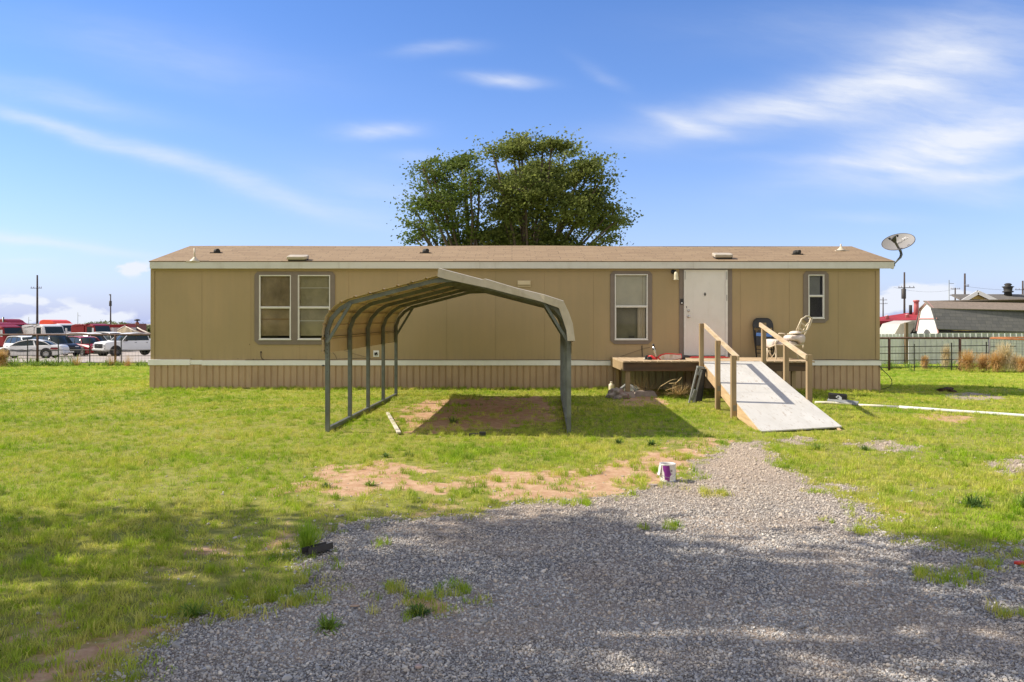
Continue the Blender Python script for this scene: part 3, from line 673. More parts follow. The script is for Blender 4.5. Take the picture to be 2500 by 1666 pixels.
        xs_=[a]+[v for hh in H for v in hh[:2]]+[b]
        for i in range(0,len(xs_),2): q.box(xs_[i],xs_[i+1],-.022,-.004,zs0,zs1)
        q.build('window_surround',m_taupe,h,.003)
    surround(621.8,818,664,841.8,[(633.4,711,672,829.7),(728,806.5,672,829.7)])
    surround(1490,1592,662.4,840.6,[(1500.7,1581,670,830)])
    surround(1960.9,2022.6,663,788.7,[(1972.7,2011.4,671,778)])
    # door
    da,db,dc,dd=hx(1674.5),hx(1770),hz_(868.5),hz_(661.5)
    q=MB()
    q.box(hx(1658),hx(1669),-.02,-.004,zb,zt-.0); q.box(hx(1775.7),hx(1787),-.02,-.004,zb,zt); q.box(hx(1669),hx(1775.7),-.02,-.004,hz_(659.5),zt); q.build('door_surround',m_taupe,h,.003)
    q=MB(); q.box(hx(1669),da,-.045,-.004,dc-.08,hz_(659.5)); q.box(db,hx(1775.7),-.045,-.004,dc-.08,hz_(659.5)); q.box(da,db,-.045,-.004,dd,hz_(659.5)); fr=q.build('door_frame',m_frame,h,.003)
    mhg=M('hinge_grey',(.30,.29,.27),.5,metal=.5)
    for (pa,pb,za,zb_) in ((1772.5,1774,dd-.22,dd-.02),(1772.5,1774,dd-.75,dd-.6),(1671,1672.4,dd-.22,dd-.02)): q=MB(); q.box(hx(pa),hx(pb),-.05,-.045,za,zb_); q.build('hinge',mhg,fr)
    m_door=M('door_white',(.745,.715,.67),.5,.035,2,.04,20,dirt=(.55,.47,.36),dirtamt=.25,dscale=2)
    dl=empty('front_door',(0,0,0)); dl.parent=h
    # panelled leaf: shallow raised panels
    q=MB(); q.box(da,db,-.028,-.006,dc,dd)
    leaf=q.build('door_leaf',m_door,dl,.002)
    q=MB(); W=db-da; Hh=dd-dc
    for (u0,u1,v0,v1) in ((.20,.44,.82,.93),(.60,.84,.82,.93),(.18,.44,.42,.76),(.58,.84,.42,.76),(.18,.44,.10,.34),(.58,.84,.10,.34)):
        q.box(da+W*u0,da+W*u1,-.0305,-.028,dc+Hh*v0,dc+Hh*v1)
    q.build('raised_panel',m_door,leaf,.0024)
    q=MB(); q.box(da,db,-.05,-.004,dc-.03,dc-.006); q.build('weather_strip',m_darkmetal,dl)
    q=MB(); q.box(da,db,-.10,-.004,dc-.09,dc-.03); q.build('threshold',M('threshold_grey',(.40,.37,.33),.6,metal=.3),dl,.003)
    for py in (759,773.3):
        q=MB(); MX=Matrix.Rotation(R(90),4,'X'); x=hx(1680.4); z=hz_(py)
        q.lathe([(.034,0),(.034,.012),(.024,.02)] + ([(.012,.022),(.012,.045),(.028,.055),(.030,.07),(.018,.08),(0,.082)] if py>765 else [(.022,.028),(0,.03)]),(x,-.028,z),18,M=MX)
        q.build('door_knob' if py>765 else 'deadbolt',m_chrome,dl)
    q=MB(); x,z=hx(1720.4),hz_(719); q.prism([(x,z-.055),(x+.03,z),(x,z+.055),(x-.03,z)],lambda a,b,t:Vector((a,t,b)),-.042,-.028); q.build('door_knocker',M('knocker_bronze',(.10,.09,.08),.4,metal=.7),dl,.008)
    q=MB(); x,z=hx(1675.2),hz_(750); q.box(x-.012,x+.012,-.036,-.028,z-.025,z+.02); q.build('door_latch_mark',m_darkmetal,dl)
    # doorbell on the left surround
    q=MB(); x,z=hx(1663.8),hz_(737); q.box(x-.034,x+.034,-.045,-.02,z-.07,z+.07); bell=q.build('doorbell',m_black,h,.008)
    q=MB(); q.lathe([(.02,0),(.018,.005),(0,.006)],(x,-.045,z-.035),16,M=Matrix.Rotation(R(90),4,'X')); q.build('bell_button',m_frame,bell)
    # porch light
    x,z=hx(1646),hz_(664); q=MB(); q.lathe([(.055,0),(.055,.02),(.03,.03),(0,.031)],(x-.03,-.004,z),16,M=Matrix.Rotation(R(90),4,'X')); q.tube([(x-.03,-.02,z),(x-.01,-.10,z+.03),(x+.01,-.14,z+.02),(x+.012,-.14,z-.02)],.012,8)
    pl=q.build('porch_light',m_black,h)
    q=MB(); q.lathe([(.025,-.0),(.045,-.03),(.058,-.10),(.062,-.17),(.075,-.20),(.072,-.205),(.05,-.17)],(x+.012,-.14,z-.01),18); q.build('lamp_shade',m_lampglass,pl)
    # hood vent
    a,b,c,d=hx(1263.7),hx(1295),hz_(700.5),hz_(685.7); q=MB(); q.box(a,b,-.05,-.004,c+.045,d); q.box(a,b,-.025,-.004,c,c+.028); q.box(a,a+.012,-.045,-.004,c+.028,c+.045); q.box(b-.012,b,-.045,-.004,c+.028,c+.045)
    q.build('vent_hood',M('hood_cream',(.66,.55,.36),.6,.05),h,.006)
    # meter outlet
    a,b,c,d=hx(911.6),hx(925.6),hz_(871.7),hz_(856); q=MB(); q.box(a,b,-.012,-.003,c,d); ou=q.build('outlet_plate',m_white,h,.002)
    q=MB(); q.prism([(a+.03,d-.05),(a+.05,d-.06),(a+.07,d-.045),(a+.1,d-.045),(a+.11,c+.05),(a+.09,c+.03),(a+.08,c+.07),(a+.05,c+.03),(a+.03,c+.05)],lambda p,q_,t:Vector((p,t,q_)),-.03,-.012); q.build('plug_cover',m_black,ou)
    # cables on the wall
    q=MB(); q.tube([(hx(637.6),-.02,hz_(859)),(hx(637.6),-.02,hz_(870)),(hx(640),-.02,hz_(876)),(hx(645),-.025,hz_(878.6))],.008,6); q.lathe([(.018,0),(.018,.02),(0,.021)],(hx(637.6),-.004,hz_(860)),10,M=Matrix.Rotation(R(90),4,'X'))
    pts=[(hx(px),-.052,hz_(py)) for px,py in ((600,879),(650,878.5),(720,878),(790,879),(860,875.5),(885,874.3),(905,876.5),(950,878),(1050,879),(1200,879),(1365,878.5),(1420,879),(1460,880.3),(1500,879.6))]
    q.build('wall_cable',m_blackmat,h); q=MB(); q.tube(pts,.006,6); q.build('wall_cable',m_blackmat,h); q=MB()
    q.tube([(hx(px),-.02,hz_(py)) for px,py in ((1566.6,844),(1567,856),(1568,870),(1571,880))],.008,6); q.build('wall_cable',m_blackmat,h); q=MB(); q.tube([(hx(px),-.012,hz_(py)) for px,py in ((1500,876),(1540,862),(1570,852),(1585,848.5))],.003,5); q.build('wall_cable',m_blackmat,h); q=MB()
    q.tube([(hx(px),-.06,hz_(py)) for px,py in ((1985,879),(2030,878),(2080,879.3),(2130,879),(2150,879.5))],.008,6); q.build('wall_cable',m_blackmat,h); q=MB()
    q.tube([(hx(px),-.012,hz_(py)) for px,py in ((803,853),(812,860),(819,868),(822,876))],.004,5); q.build('wall_cable',m_blackmat,h); q=MB()
    q.tube([(hx(824),-.012,hz_(850)),(hx(870),-.013,hz_(866)),(hx(905),-.014,hz_(875))],.003,5); q.build('wall_cable',m_blackmat,h)
    for px,py in ((609.5,841.5),(466.5,876),(581,876.5),(825,850),(1585,848.5),(619,877.5)): q=MB(); q.lathe([(.010,0),(.008,.006),(0,.007)],(hx(px),-.004,hz_(py)),8,M=Matrix.Rotation(R(90),4,'X')); q.build('wall_screw',m_blackmat,h)
    q=MB(); pts=[]
    for px,py,yy in ((2145,893,-.03),(2152,905,-.1),(2163,915,-.1),(2172,926,-.1),(2173,935,-.1),(2168,944,-.1),(2158,949,-.05),(2149,951,0)): pts.append((hx(px),yy,hz_(py)))
    q.tube(pts,.009,6); q.build('hanging_cable',m_blackmat,h)
    return h
build_house()
def build_dish():
    Y=19.35
    base=(wx(2183,Y),Y,wz(645,Y))
    d=empty('satellite_dish',base,0,'grey oval satellite dish on a bent pole at the right roof corner','satellite dish')
    def P(px,py,dy=0): return Vector((wx(px,Y+dy)-base[0],dy,wz(py,Y+dy)-base[2]))
    q=MB(); q.tube([P(2181,647),P(2191,636,.05),P(2198,629,.1),P(2200.5,622,.15),P(2198.5,612,.2)],[.018,.022,.03,.034,.03],10); q.box(-.03,.01,-.03,.03,-.06,.03); q.build('mast',m_galv,d)
    c=P(2193.5,597,.15); n=Vector((-.33,-.545,.77)).normalized(); mj=Vector((math.cos(R(23)),0,math.sin(R(23)))); mj=(mj-n*mj.dot(n)).normalized(); mn=n.cross(mj)
    Mx=Matrix((( mj.x,mn.x,n.x,c.x),(mj.y,mn.y,n.y,c.y),(mj.z,mn.z,n.z,c.z),(0,0,0,1)))
    q=MB(); prof=[(0.001,0)]+[(r,.09*(r/.4)**2) for r in (.08,.16,.24,.32,.385,.39)]+[(.40,.086),(.40,.075),(.385,.065),(.24,.018),(.1,-.01),(0.001,-.015)]
    S=Matrix.Diagonal((1,.86,1,1)); q.lathe(prof,(0,0,0),40,M=Mx@S)
    q.build('reflector',M('dish_grey',(.25,.24,.235),.6,.05,3),d)
    q=MB(); ringp=[(.392*math.cos(t),.392*.86*math.sin(t),.080) for t in np.linspace(0,2*math.pi,41)]; q.tube([Mx@Vector(p) for p in ringp],.009,6,cap=False); q.build('rim',m_darkmetal,d)
    # feed arm
    f0=P(2199,615,.1); f1=P(2186,592,-.25); f2=P(2180,580,-.34)
    q=MB(); q.beam(f0,f1,.04,.05); q.build('feed_arm',M('arm_grey',(.12,.115,.10),.6,.1,5),d,.005)
    q=MB(); a=(f2-f1).normalized(); s=a.cross(Vector((0,1,0))).normalized()
    q.add([f1-s*.03+Vector((0,-.03,0)),f1+s*.03+Vector((0,-.03,0)),f1+s*.03+Vector((0,.03,0)),f1-s*.03+Vector((0,.03,0)),f2-s*.075+Vector((0,-.05,0)),f2+s*.075+Vector((0,-.05,0)),f2+s*.075+Vector((0,.05,0)),f2-s*.075+Vector((0,.05,0))],[(0,1,2,3),(4,5,6,7),(0,1,5,4),(1,2,6,5),(2,3,7,6),(3,0,4,7)])
    q.build('receiver_head',M('lnb_dark',(.05,.045,.04),.6,.1,5),d,.01)
    for px,py in ((2172,583),(2191,576)):
        q=MB(); p=P(px,py,-.05); q.tube([p+Vector((0,0,-.03)),p+Vector((.01,0,.02))],.02,8); q.tube([p+Vector((.0,0,.01)),p+Vector((-.05,0,.0))],[.02,.006],8); q.build('feed_clip',m_darkmetal,d)
    for txt,x,sz,mt in (('dish',-.045,.105,M('logo_faded',(.47,.45,.43),.5,.02)),('HD',.155,.085,M('logo_white',(.75,.75,.75),.5,.02))):
        cu=bpy.data.curves.new(txt,'FONT'); cu.body=txt; cu.size=sz*1.25; cu.extrude=.001; cu.align_x='LEFT'; o0=bpy.data.objects.new('logo_curve',cu); C.objects.link(o0); bpy.context.view_layer.update(); me=bpy.data.meshes.new_from_object(o0); bpy.data.objects.remove(o0); me.materials.clear(); me.materials.append(mt); o=bpy.data.objects.new('logo_text',me); C.objects.link(o)
        o.parent=d
        # text lies on the reflector: its x along the long axis, readable from below-left
        o.matrix_local=Mx@Matrix.Translation((x,.03,.030+.02*(txt=='HD')))@Matrix.Rotation(R(0),4,'Z')
build_dish()
# ------------------------------------------------------------------ carport
def build_carport():
    ang=-.0434; loc=(-1.0,12.07,-.085)
    c=empty('carport',loc,ang,'open metal carport with galvanised frames and cream sheet roof standing on the lawn','carport')
    Ln=5.55; hw=1.88
    def frame_pts(dx=0): return [(-hw,0),(-hw,1.60),(-hw+.065,1.78),(-hw+.20,1.93),(-1.52,2.03),(0,2.42),(1.52,2.03),(hw-.20,1.93),(hw-.065,1.78),(hw,1.60),(hw,0)]
    zt=lambda y: .04*y/Ln
    for i in range(5):
        y=Ln*i/4; q=MB(); P=frame_pts()
        z0=-.02 if i in (0,) else .05
        V=[]; w=.032
        pts=[(x,z+zt(y)) for x,z in P]; pts[0]=(pts[0][0],z0-.03); pts[-1]=(pts[-1][0],z0-.03)
        # square tube swept along the frame
        n=len(pts); nor=[]
        for k in range(n):
            a=Vector(pts[max(k-1,0)]); b=Vector(pts[min(k+1,n-1)]); d=(b-a).normalized(); nor.append(Vector((-d.y,d.x)))
        for k in range(n):
            p=Vector(pts[k]); 
            for sx,sy in ((-1,-1),(1,-1),(1,1),(-1,1)): V.append((p.x+nor[k].x*w*sx,y+w*sy,p.y+nor[k].y*w*sx))
        fs=[]
        for k in range(n-1):
            for j in range(4): fs.append((k*4+j,k*4+(j+1)%4,(k+1)*4+(j+1)%4,(k+1)*4+j))
        fs+=[(0,1,2,3),((n-1)*4+3,(n-1)*4+2,(n-1)*4+1,(n-1)*4)]
        q.add(V,fs); fr=q.build('frame',m_galv,c)
        # peak gusset
        q=MB(); q.beam((-.22,y-.042,2.42-.06+zt(y)),(.20,y-.042,2.42-.045+zt(y)),.006,.055); q.build('gusset',m_galv,fr)
        if i in (0,4):
            for s in (-1,1):
                q=MB(); q.beam((s*(hw-.0),y-.045*(1 if i==0 else -1),1.40+zt(y)),(s*(1.50),y-.045*(1 if i==0 else -1),2.02+zt(y)),.045,.05,up=(0,1,0)); q.build('corner_brace',m_galv,c,.003)
    for s in (-1,1):
        q=MB(); q.beam((s*hw,.03,.055),(s*hw,Ln,.085),.06,.06); q.build('base_rail',m_galv,c,.004)
    # roof skin: profile points around, ribs running lengthwise
    P=[(-hw-.04,1.24),(-hw-.045,1.60),(-hw+.01,1.82),(-hw+.15,1.985),(-1.54,2.085),(0,2.475)]
    full=P+[(-x,z) for x,z in reversed(P[:-1])]
    # resample at spacing and add ribs outward
    def sect(pts,step=.228):
        out=[]; acc=0
        for k in range(len(pts)-1):
            a=Vector(pts[k]); b=Vector(pts[k+1]); l=(b-a).length; d=(b-a)/l; nn=Vector((-d.y,d.x)); t=0
            out.append(tuple(a))
            s=step-acc
            while s<l-.03:
                if s>.03:
                    for o_,hh in ((-.02,0),(-.010,.018),(.010,.018),(.02,0)): p=a+d*(s+o_)+nn*hh; out.append(tuple(p))
                s+=step
            acc=(acc+l)%step
        out.append(tuple(pts[-1])); return out
    S=sect(full)
    y0,y1=-.16,Ln+.14
    V=[(x,y,z+zt(y)) for y in (y0,y1) for x,z in S]; V+=[(x*1.0,y,z+zt(y)-.003) for y in (y0,y1) for x,z in S]; n=len(S)
    q=MB(); q.add(V,[(i,i+1,n+i+1,n+i) for i in range(n-1)]+[(2*n+i,3*n+i,3*n+i+1,2*n+i+1) for i in range(n-1)]+[(i,2*n+i,2*n+i+1,i+1) for i in range(n-1)]+[(n+i,n+i+1,3*n+i+1,3*n+i) for i in range(n-1)])
    q.build('roof_sheet',m_beige,c,recalc=False)
    # dark lap seams seen from below
    q=MB()
    for x,z in ((-hw-.03,1.50),(-hw+.10,1.90),(-1.15,2.17),(-.6,2.31),(.6,2.31),(1.15,2.17),(hw-.10,1.90),(hw+.03,1.50)): q.beam((x,y0+.02,z+zt(0)-.008),(x,y1-.02,z+zt(Ln)-.008),.02,.006)
    q.build('lap_seam',M('seam_brown',(.10,.06,.035),.8,.2),c)
    # front trim, only left on the right half, loose at the peak; bent and dented
    tr=[(-.115,2.545),(0.02,2.51),(.55,2.37),(.60,2.38),(1.05,2.245),(1.42,2.155),(1.50,2.135),(1.79,2.04),(hw-.005,1.86),(hw+.05,1.70),(hw+.085,1.44)]
    lo=[(-.13,2.42),(0.0,2.38),(.54,2.265),(.62,2.25),(1.04,2.14),(1.40,2.05),(1.50,2.02),(1.72,1.94),(hw-.10,1.77),(hw-.045,1.60),(hw-.03,1.44)]
    q=MB(); n=len(tr); rr=random.Random(5)
    V=[(x,-.205+rr.uniform(-.012,.012),z) for x,z in tr]+[(x,-.200+rr.uniform(-.012,.012),z) for x,z in lo]+[(x,-.05,z+.012) for x,z in tr]
    q.add(V,[(i,i+1,n+i+1,n+i) for i in range(n-1)]+[(i,2*n+i,2*n+i+1,i+1) for i in range(n-1)])
    o=q.build('front_trim',M('trim_tan',(.52,.46,.37),.55,.08,3,0,20,dirt=(.33,.27,.2),dirtamt=.5,dscale=5),c,recalc=False); sm=o.modifiers.new('thickness','SOLIDIFY'); sm.thickness=.003
    # screw heads on left legs
    for z in (.95,1.18,1.24,1.30,1.36,1.55): q=MB(); q.lathe([(.008,0),(.006,.005),(0,.006)],(-hw,-.033,z),8,M=Matrix.Rotation(R(90),4,'X')); q.build('bolt',m_darkmetal,c)
    for z in (1.05,1.28,1.52): q=MB(); q.tube([(-hw-.035,-.06,z),(-hw-.075,-.06,z)],.012,6); q.build('bolt',m_darkmetal,c)
build_carport()
# ------------------------------------------------------------------ deck and ramp
def erx(y): return 5.16+.066*(y-12.07)
def elx(y): return erx(y)-1.30
RZ=lambda y: -.05+.1640*(y-12.07)
m_lum=wood('weathered_lumber',(.40,.29,.16),(.25,.175,.095),'Z')
m_lumY=wood('pale_rail_lumber',(.62,.50,.35),(.44,.32,.19),'Y')
m_board=wood('deck_boards',(.56,.44,.29),(.36,.25,.15),'Y',.8)
m_beam=wood('dark_beam',(.15,.075,.033),(.055,.034,.02),'X',.6,stain=(.10,.09,.07))
def ramp_paint():
    t=NT('ramp_paint'); v=t.coord('Object'); s=t.coord('Object',(9,1.6,1))
    a=t.noise(s,3.2,6,.75); b=t.noise(v,1.1,4)
    c=t.mix(t.ramp(b,[(.3,0.0),(.7,1.0)]),(.50,.485,.455),(.57,.56,.535))
    msk=t.math('MULTIPLY',t.ramp(a,[(.565,0.0),(.61,.9)]),t.ramp(t.noise(v,2.2,3),[(.4,0.15),(.6,1.0)]))
    c=t.mix(msk,c,(.30,.24,.18))
    sc2=t.noise(t.coord('Object',(1.2,.35,1)),2.6,6,.7); c=t.mix(t.ramp(sc2,[(.45,.0),(.75,.45)]),c,(.36,.34,.30))
    t.L.new(c,t.p.inputs['Base Color']); t.p.inputs['Roughness'].default_value=.7; t.bump(t.noise(v,70,4),.12,.003); return t.m
m_ramp=ramp_paint()
def build_deck():
    d=empty('wooden_deck',(4.4,17.2,0),0,'weathered plank deck on posts in front of the white door','deck')
    ox,oy=4.4,17.2; zt=.79; xl,xr=2.45,6.62; yb=WY-.06
    rr=random.Random(4)
    # boards run front to back
    q=MB(); x=xl; 
    while x<xr-.05:
        w=.138; f=oy-.03+rr.uniform(-.03,.02) 
        q.box(x-ox,x+w-ox,f-oy,yb-oy,zt-.032+rr.uniform(-.003,.002),zt+rr.uniform(-.003,.002)); x+=w+.013+rr.uniform(-.002,.004)
    q.build('deck_boards',m_board,d,.003)
    q=MB(); q.box(xl+.02-ox,elx(17.2)-.02-ox,0,.04,zt-.225,zt-.035); q.box(erx(17.2)+.0-ox,xr-ox,0,.04,zt-.225,zt-.035); q.box(elx(17.2)-.02-ox,erx(17.2)-ox,.0,.04,zt-.225,zt-.035)
    q.build('front_beam',m_beam,d,.004)
    for x in (xl,xr-.04): q=MB(); q.box(x-ox,x+.04-ox,.042,yb-oy,zt-.225,zt-.035); q.build('side_beam',m_lum,d,.004)
    for (x,y,w) in ((2.57,17.29,.10),(6.25,17.3,.09),(2.6,19.2,.09),(6.4,19.2,.09),(4.2,19.2,.09)):
        q=MB(); q.box(x-w/2-ox,x+w/2-ox,y-w/2-oy,y+w/2-oy,H(x,y)+(.10 if x==2.57 else -.05),zt-.04 if x!=2.57 else zt-.035); q.build('post',m_lum,d,.004)
    # pale boards stood behind the front beam (unpainted skirting pieces)
    q=MB(); x=2.7
    while x<4.1: q.box(x-ox,x+.15-ox,1.95,1.965,-.02,.56); x+=.17
    q.build('back_boards',M('old_board',(.30,.27,.17),.8,.2,3,.1,30,aniso=(6,6,.6)),d)
build_deck()
def build_ramp():
    y0,y1=12.07,17.15; cx=(elx(14.6)+erx(14.6))/2; o=(cx,14.6,0)
    r=empty('wheelchair_ramp',o,0,'white painted plywood ramp with timber handrails leading up to the deck','ramp')
    def P(x,y,z): return Vector((x-o[0],y-o[1],z))
    q=MB()
    for (a,b) in ((y0,14.45),(14.456,y1)):
        V=[P(elx(a),a,RZ(a)),P(erx(a)+(.06 if a==y0 else 0),a+(.25 if a==y0 else 0),RZ(a+(.25 if a==y0 else 0))),P(erx(b),b,RZ(b)),P(elx(b),b,RZ(b))]
        V+=[v-Vector((0,0,.018)) for v in V]; q.add(V,[(0,1,2,3),(7,6,5,4),(0,4,5,1),(1,5,6,2),(2,6,7,3),(3,7,4,0)])
    q.build('plywood_surface',m_ramp,r)
    for s,ex in ((0,elx),(1,erx)):
        q=MB(); a,b=y0+.12,y1; off=.002 if s==0 else -.042
        xs=[(ex(a)+off,ex(a)+off+.04),(ex(b)+off,ex(b)+off+.04)]
        V=[P(xs[0][0],a,RZ(a)-.02),P(xs[0][1],a,RZ(a)-.02),P(xs[1][1],b,RZ(b)-.02),P(xs[1][0],b,RZ(b)-.02),
           P(xs[0][0],a,-.09),P(xs[0][1],a,-.09),P(xs[1][1],b,RZ(b)-.24),P(xs[1][0],b,RZ(b)-.24)]
        V2=V[:4]+[P(xs[0][0],a,-.10),P(xs[0][1],a,-.10),P(xs[1][1],b,RZ(b)-.24),P(xs[1][0],b,RZ(b)-.24)]
        m1=13.6; t=(m1-a)/(b-a); xm=(xs[0][0]+(xs[1][0]-xs[0][0])*t,xs[0][1]+(xs[1][1]-xs[0][1])*t)
        V=[P(xs[0][0],a,RZ(a)-.02),P(xs[0][1],a,RZ(a)-.02),P(xm[0],m1,RZ(m1)-.02),P(xm[1],m1,RZ(m1)-.02),P(xs[1][0],b,RZ(b)-.02),P(xs[1][1],b,RZ(b)-.02),
           P(xs[0][0],a,-.10),P(xs[0][1],a,-.10),P(xm[0],m1,RZ(m1)-.25),P(xm[1],m1,RZ(m1)-.25),P(xs[1][0],b,RZ(b)-.24),P(xs[1][1],b,RZ(b)-.24)]
        q.add(V,[(0,1,3,2),(2,3,5,4),(7,6,8,9),(9,8,10,11),(0,2,8,6),(2,4,10,8),(3,1,7,9),(5,3,9,11),(0,6,7,1),(4,5,11,10)])
        q.build('side_stringer',wood('stringer_%d'%s,(.60,.43,.25),(.42,.28,.15),'Y'),r)
    tops={0:((13.75,1.05),(15.15,1.285),(16.94,1.62)),1:((13.92,1.06),(15.36,1.29),(17.08,1.63))}
    W=.089
    for s in (0,1):
        ex=elx if s==0 else erx; sg=-1 if s==0 else 1
        for k,(y,zt) in enumerate(tops[s]):
            xa=ex(y)+sg*.003; q=MB(); x0_,x1_=(xa-W,xa) if s==0 else (xa,xa+W)
            zb=H(xa,y)-.04 
            if k==2: zb=.56 if s==0 else .5
            q.box(x0_-o[0],x1_-o[0],y-o[1],y+W-o[1],zb,zt); pb=q.build('rail_post',m_lum,r,.004)
            if s==0 and k<2:
                e=MB(); zz=RZ(y)-.10; e.box(x1_-.06-o[0],x1_+.004-o[0],y-.004-o[1],y-.001-o[1],zz-.05,zz+.05); e.build('metal_tie',m_galv,pb)
        (ya,za),_,(yb,zb2)=tops[s]
        dy=.10
        q=MB()
        xa=ex(ya)-sg*.022; xb=ex(yb)-sg*.022
        q.beam(P(xa,ya-.02,za-.045+(0 if s else .0)),P(xb,yb+W,zb2-.035),.038,.089); q.build('handrail',m_lumY,r,.003)
build_ramp()
# ------------------------------------------------------------------ things on and around the deck
def local(px,py,Y,o): return Vector((wx(px,Y)-o[0],Y-o[1],wz(py,Y)-o[2]))
DZ=.79
def build_deck_things():
    # child's scooter lying on its side
    Y=17.75; o=(wx(1600,Y),Y,DZ); t=empty('kick_scooter',o,0,"child's red and white scooter lying on its side on the deck boards",'scooter')
    m_red=M('scooter_red',(.55,.03,.03),.35,.1,5); m_pat=M('grip_plate',(.62,.55,.55),.5,.1,20,dirt=(.35,.25,.08),dirtamt=.8,dscale=9)
    L=lambda px,py,dy=0: local(px,py,Y+dy,o)
    pr=[(1604,873),(1612,866),(1625,862.5),(1640,863),(1655,864.5),(1664,864),(1665,876),(1655,878.5),(1640,882),(1625,883),(1612,881.5)]
    q=MB(); P=[L(a,b) for a,b in pr]; 
    q.prism([(p.x,p.z) for p in P],lambda a,b,s:Vector((a,s-.22*b,b+.0)),-.0,.05); q.build('deck_plate',m_red,t,.012)
    cx=sum(p.x for p in P)/len(P); cz=sum(p.z for p in P)/len(P)
    q=MB(); q.prism([(cx+(p.x-cx)*.9+.01,cz+(p.z-cz)*.72) for p in P],lambda a,b,s:Vector((a,s-.22*b,b)),-.006,-.001); q.build('grip_plate',m_pat,t)
    q=MB(); q.tube([L(1604,878,.05),L(1600,866,0),L(1597,853,0),L(1595.5,847)],.022,8); q.build('stem',m_chrome,t)
    q=MB(); q.tube([L(1594.5,840),L(1596.5,847)],.024,10); q.build('handle_grip',m_black,t)
    q=MB(); q.tube([L(1593,853.5),L(1600,852)],.02,8); q.build('clamp',m_black,t)
    q=MB(); q.tube([L(1604,880,.02),L(1597,876,.02),L(1590,870,.05),L(1583,872,.08)],[.035,.04,.03,.03],8); q.build('front_fork',m_red,t)
    for px,py,dy in ((1580,874,.1),(1586,877,-.05)):
        q=MB(); q.lathe([(.02,-.02),(.06,-.02),(.065,0),(.06,.02),(.02,.02)],L(px,py,dy),14,M=Matrix.Rotation(R(60),4,'X')@Matrix.Rotation(R(25),4,'Y')); q.build('wheel',m_rubber,t)
    q=MB(); q.lathe([(.02,-.02),(.06,-.02),(.065,0),(.06,.02),(.02,.02)],L(1667,878,.05),14,M=Matrix.Rotation(R(80),4,'X')); q.build('wheel',m_rubber,t)
    q=MB(); q.tube([L(1572,877,.1),L(1582,874,.1)],[.025,.03],8); q.build('handle_grip',M('grip_pale',(.5,.5,.42),.6),t)
    # red door mat
    x0,x1=wx(1680,18.9),wx(1772,18.9); q=MB(); q.box(0,x1-x0,0,.5,0,.012); o_=q.build('door_mat',M('mat_red',(.42,.035,.03),.9,.2,12,.3,80),None,.003); o_.location=(x0,18.55,DZ+.008); tag(o_,'thin red door mat at the threshold of the white door','mat')
    # black shoes by the door jamb
    q=MB(); q.lathe([(.11,0),(.12,.02),(.09,.05),(.03,.06),(0,.06)],(0,0,0),14,M=Matrix.Diagonal((1.3,.6,1,1))); o_=q.build('sandal',m_black); o_.location=(wx(1672,18.8),18.8,DZ+.006); tag(o_,'black sandal left on the deck beside the door jamb','shoe')
    # folded black chair leaning on wall
    Y=19.1; o=(wx(1868,Y),Y,DZ); t=empty('folding_chair',o,0,'black folding chair leaning folded against the tan wall','folding chair')
    tilt=.22
    def F_(x,z,d=0): return Vector((x,z*tilt+d,z))
    def cap(w,h0,h1,r,n=7):
        P=[(-w,h0),(w,h0)]; P+=[(w-r+r*math.cos(a),h1-r+r*math.sin(a)) for a in np.linspace(0,math.pi/2,n)]+[(-w+r+r*math.cos(a),h1-r+r*math.sin(a)) for a in np.linspace(math.pi/2,math.pi,n)]; return P
    q=MB(); P=[F_(-.21,0),F_(-.235,.5),F_(-.24,.78)]+[F_(-.24+.13-.13*math.cos(a),.78+.17*math.sin(a)) for a in np.linspace(.1,1.5,6)]+[F_(.24-.13+.13*math.cos(a),.78+.17*math.sin(a)) for a in np.linspace(1.5,.1,6)]+[F_(.24,.78),F_(.235,.5),F_(.21,0)]
    q.tube(P,.017,8); q.build('tube_frame',m_black,t)
    q=MB(); q.prism(cap(.225,.72,.94,.12),lambda a,b,s:F_(a,b,s),-.012,.012); q.build('backrest',m_black,t,.004)
    q=MB(); q.prism(cap(.205,.28,.68,.17),lambda a,b,s:F_(a,b,s),-.035,-.005); q.build('seat',m_black,t,.006)
    for s in (-1,1):
        q=MB(); q.tube([F_(s*.19,0,.05),F_(s*.19,.66,.05)],.013,8); q.build('leg',m_black,t)
    for z in (.10,.19): q=MB(); q.tube([F_(-.2,z,0),F_(.2,z,0)],.01,6); q.build('crossbar',m_black,t)
    q=MB(); q.prism([(-.2,.52),(.19,.50),(.20,.585),(-.19,.60)],lambda a,b,s:F_(a,b,s),-.045,-.037); q.build('blue_cloth',M('cloth_blue',(.12,.25,.62),.8,.15,10),t); 
    q=MB(); q.tube([F_(-.04,.52,-.06),F_(.03,.05,-.10)],.009,6); q.build('cane',m_galv,t)
    # wrought patio rocker with cushions
    Y=18.25; o=(wx(1925,Y),Y,DZ); t=empty('patio_chair',o,0,'cream metal patio chair tipped on the deck with pale cushions heaped on it','patio chair')
    m_cr=M('chair_cream',(.66,.56,.42),.5,.08,6); m_cu=M('cushion_cloth',(.62,.54,.50),.9,.10,5,.4,18,dirt=(.40,.33,.28),dirtamt=.5,dscale=5)
    k=.10204
    L=lambda a,b,dy=0: local(1820+a*k,760+b*k,Y+dy,o)
